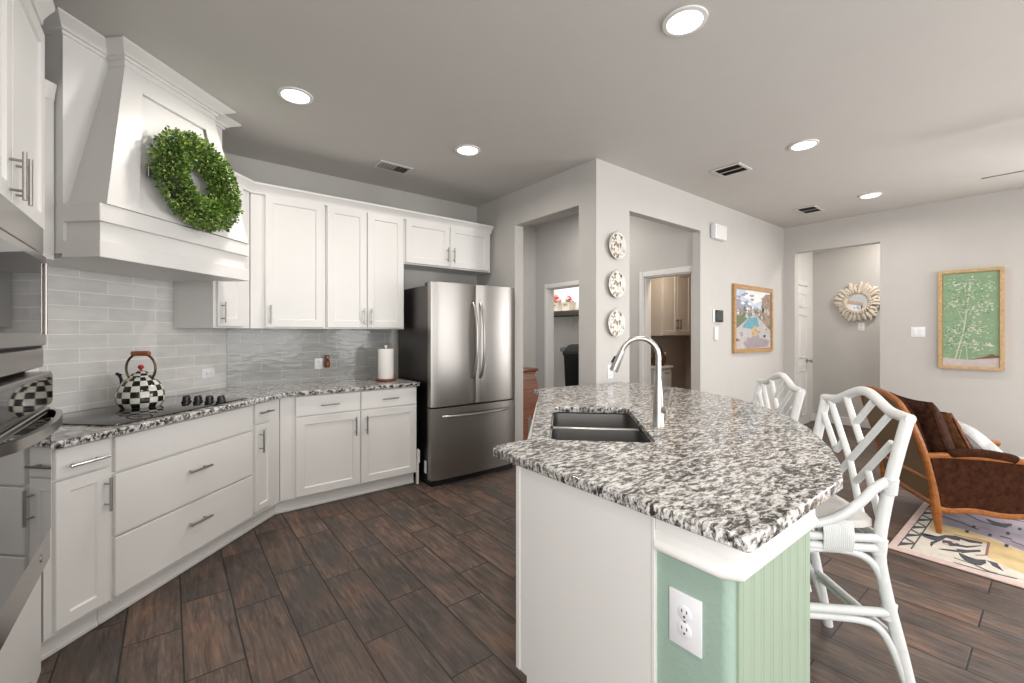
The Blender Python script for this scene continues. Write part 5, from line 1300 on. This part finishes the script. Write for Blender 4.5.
# closet shelf, baskets, bin
T = Thing('closet_shelf', 'dark edged shelf along the white closet wall under two baskets', 'shelf', (5.45, 5.2, 1.68))
mb = MB(); mb.box(5.22, 5.598, 3.91, 6.39, 1.70, 1.725, 0.002); T.part(mb, 'board', 'closet')
mb = MB(); mb.box(5.212, 5.222, 3.91, 6.39, 1.655, 1.727); mb.tube([(5.26, 3.91, 1.64), (5.26, 6.39, 1.64)], 0.016, 10); T.part(mb, 'rod', 'steeld', 'dark hanging rod')
for y in (4.6, 5.35, 6.1): mb = MB(); mb.tube([(5.595, y, 1.40), (5.595, y, 1.69), (5.28, y, 1.69), (5.595, y, 1.46)], 0.006, 6); T.part(mb, 'bracket', 'trim')
def basket(label, y):
    T = Thing('storage_basket', label, 'basket', (5.40, y, 1.725), 0, 'baskets on the closet shelf')
    mb = MB(); mb.lathe([(0.095, 0.0005), (0.110, 0.02), (0.125, 0.145), (0.130, 0.155), (0.117, 0.150), (0.10, 0.03), (0, 0.03)], 4, (0, 0, 1.7255))
    mb.bm.transform(Matrix.Translation((5.40, y, 0)) @ Matrix.Rotation(radians(45), 4, 'Z')); T.part(mb, 'weave', 'basket', sharp=30)
    mb = MB(); mb.tube([(5.40 - 0.090, y - 0.03, 1.85), (5.40 - 0.098, y - 0.028, 1.83), (5.40 - 0.098, y + 0.028, 1.83), (5.40 - 0.090, y + 0.03, 1.85)], 0.006, 6); T.part(mb, 'handle', 'twig')
basket('pale woven basket on the closet shelf, left one with pinkish cloth', 5.545); basket('pale woven basket on the closet shelf, right one with bright red cloth', 5.27)
def bunch(label, y, m1, seed):
    random.seed(seed); T = Thing('fabric_bundle', label, 'bundle', (5.40, y, 1.77))
    for i in range(7):
        mb = MB(); b = bmesh.new(); bmesh.ops.create_icosphere(b, subdivisions=2, radius=random.uniform(0.035, 0.050))
        cx, cy, cz = 5.40 + random.uniform(-0.03, 0.03), y + random.uniform(-0.04, 0.04), 1.865 + 0.15 * random.random() * (1 - abs(i - 3) / 5)
        for v in b.verts: v.co = Vector((cx, cy, cz)) + v.co * random.uniform(0.9, 1.12)
        mb.absorb(b); T.part(mb, 'fold', m1 if i % 3 else 'pink', sharp=80)
bunch('reddish pink cloth bundle in the left closet basket', 5.545, 'rosy', 1); bunch('bright red cloth bundle in the right closet basket', 5.27, 'red', 2)
T = Thing('laundry_bin', 'tall black bin with lid standing inside the closet', 'bin', (5.22, 4.80, 0))
def tap(mb, cx, cy, prof):
    co = []; fs = []
    for i, (a, b, z) in enumerate(prof):
        for sx, sy in ((-1, -1), (1, -1), (1, 1), (-1, 1)): co.append((cx + sx * a, cy + sy * b, z))
    n = len(prof)
    for i in range(n - 1):
        for k in range(4): fs.append((i * 4 + k, i * 4 + (k + 1) % 4, (i + 1) * 4 + (k + 1) % 4, (i + 1) * 4 + k))
    fs += [(0, 1, 2, 3), tuple((n - 1) * 4 + k for k in range(4))]; mb.verts_faces(co, fs)
mb = MB(); tap(mb, 5.22, 4.80, [(0.17, 0.18, 0.001), (0.20, 0.215, 0.98), (0.21, 0.225, 0.99), (0.21, 0.225, 1.02)]); T.part(mb, 'body', 'black', smooth=False)
mb = MB(); tap(mb, 5.22, 4.80, [(0.214, 0.23, 1.021), (0.20, 0.215, 1.06), (0.15, 0.17, 1.15), (0.11, 0.13, 1.17)]); T.part(mb, 'lid', 'black', smooth=False)
T = Thing('wall_hook', 'small dark metal holder on the closet wall left of the black bin', 'hook', (5.58, 5.56, 1.0))
mb = MB(); mb.box(5.585, 5.5985, 5.50, 5.62, 0.97, 1.10, 0.004); T.part(mb, 'back_plate', 'handle')
mb = MB(); mb.tube([(5.585, 5.56, 1.03), (5.50, 5.56, 1.03), (5.49, 5.56, 1.09)], 0.016, 8); T.part(mb, 'arm', 'handle')
T = Thing('hand_towel', 'white towel hanging on the closet wall left of the black bin', 'towel', (5.57, 5.40, 0.25))
mb = MB(); n = 16; co = []; fs = []
for i in range(n + 1):
    y = 5.32 + 0.15 * i / n; wv = 0.012 * sin(i * 1.3)
    for z in (0.25, 1.05): co += [(5.565 + wv, y, z), (5.580 + wv, y, z)]
for i in range(n):
    a = i * 4; b_ = (i + 1) * 4; fs += [(a, b_, b_ + 2, a + 2), (a + 1, a + 3, b_ + 3, b_ + 1), (a + 2, b_ + 2, b_ + 3, a + 3), (a, a + 1, b_ + 1, b_)]
fs += [(0, 2, 3, 1), (n * 4, n * 4 + 1, n * 4 + 3, n * 4 + 2)]; mb.verts_faces(co, fs); T.part(mb, 'cloth', 'paper')
# powder room: cabinet, toilet, basket with flowers
T = Thing('powder_room_cabinet', 'pale two door wall cabinet seen through the right doorway', 'cabinet', (5.45, 3.4, 1.31))
mb = MB(); mb.box(5.10, 5.80, 3.285, 3.499, 1.315, 2.20); T.part(mb, 'body', 'taupe')
for a, b, hx in ((5.105, 5.448, 5.412), (5.452, 5.795, 5.488)):
    mb = MB(); shaker(mb, a, b, 1.322, 2.192, 3.265); dd = T.part(mb, 'door', 'taupe')
    mb = MB(); mb.tube([(hx, 3.235, 1.40), (hx, 3.235, 1.54)], 0.006, 8)
    for z in (1.42, 1.52): mb.tube([(hx, 3.265, z), (hx, 3.235, z)], 0.005, 8)
    T.part(mb, 'handle', 'bronze', parent=dd)
TX = 5.14
T = Thing('toilet', 'white toilet tank seen through the right doorway below the cabinet', 'toilet', (TX, 3.3, 0))
mb = MB(); mb.box(TX - 0.20, TX + 0.20, 3.275, 3.495, 0.40, 0.875, 0.03, 3); tk = T.part(mb, 'tank', 'ceram')
mb = MB(); mb.box(TX - 0.215, TX + 0.215, 3.260, 3.498, 0.876, 0.915, 0.012, 2); T.part(mb, 'tank_lid', 'ceram')
mb = MB(); mb.tube([(TX + 0.02, 3.28, 0.82), (TX + 0.02, 3.25, 0.82), (TX + 0.09, 3.25, 0.815)], 0.008, 8); T.part(mb, 'flush_lever', 'handle', parent=tk)
mb = MB(); mb.lathe([(0.12, 0.001), (0.11, 0.05), (0.10, 0.2), (0.17, 0.34), (0.19, 0.38), (0, 0.38)], 24, (TX, 3.0, 0)); mb.box(TX - 0.11, TX + 0.11, 3.03, 3.30, 0.05, 0.39, 0.03, 2); T.part(mb, 'bowl', 'ceram')
mb = MB(); mb.lathe([(0.195, 0.382), (0.20, 0.395), (0.19, 0.41), (0, 0.415)], 24, (TX, 3.0, 0)); T.part(mb, 'seat', 'ceram')
bx = TX + 0.02
T = Thing('dried_flower_holder', 'brown wicker holder of dried flowers on the toilet tank', 'flower basket', (bx, 3.38, 0.916))
mb = MB(); mb.lathe([(0.07, 0.001), (0.09, 0.03), (0.105, 0.09), (0.108, 0.10), (0.098, 0.09), (0, 0.05)], 20, (bx, 3.375, 0.916)); T.part(mb, 'weave', 'brownb')
mb = MB(); mb.tube([(bx + 0.10 * cos(a), 3.375, 1.01 + 0.17 * sin(a)) for a in [pi * i / 16 for i in range(17)]], 0.008, 8); T.part(mb, 'handle', 'brownb')
random.seed(8)
for i in range(18):
    mb = MB(); b = bmesh.new(); bmesh.ops.create_icosphere(b, subdivisions=1, radius=random.uniform(0.018, 0.032))
    c_ = Vector((bx + random.uniform(-0.10, 0.10), 3.37 + random.uniform(-0.05, 0.05), 1.02 + random.uniform(0, 0.08)))
    for v in b.verts: v.co = c_ + v.co * random.uniform(0.8, 1.2)
    mb.absorb(b); T.part(mb, 'flower', random.choice(('pink', 'brownb', 'leafd', 'basket', 'brownb')), smooth=False)
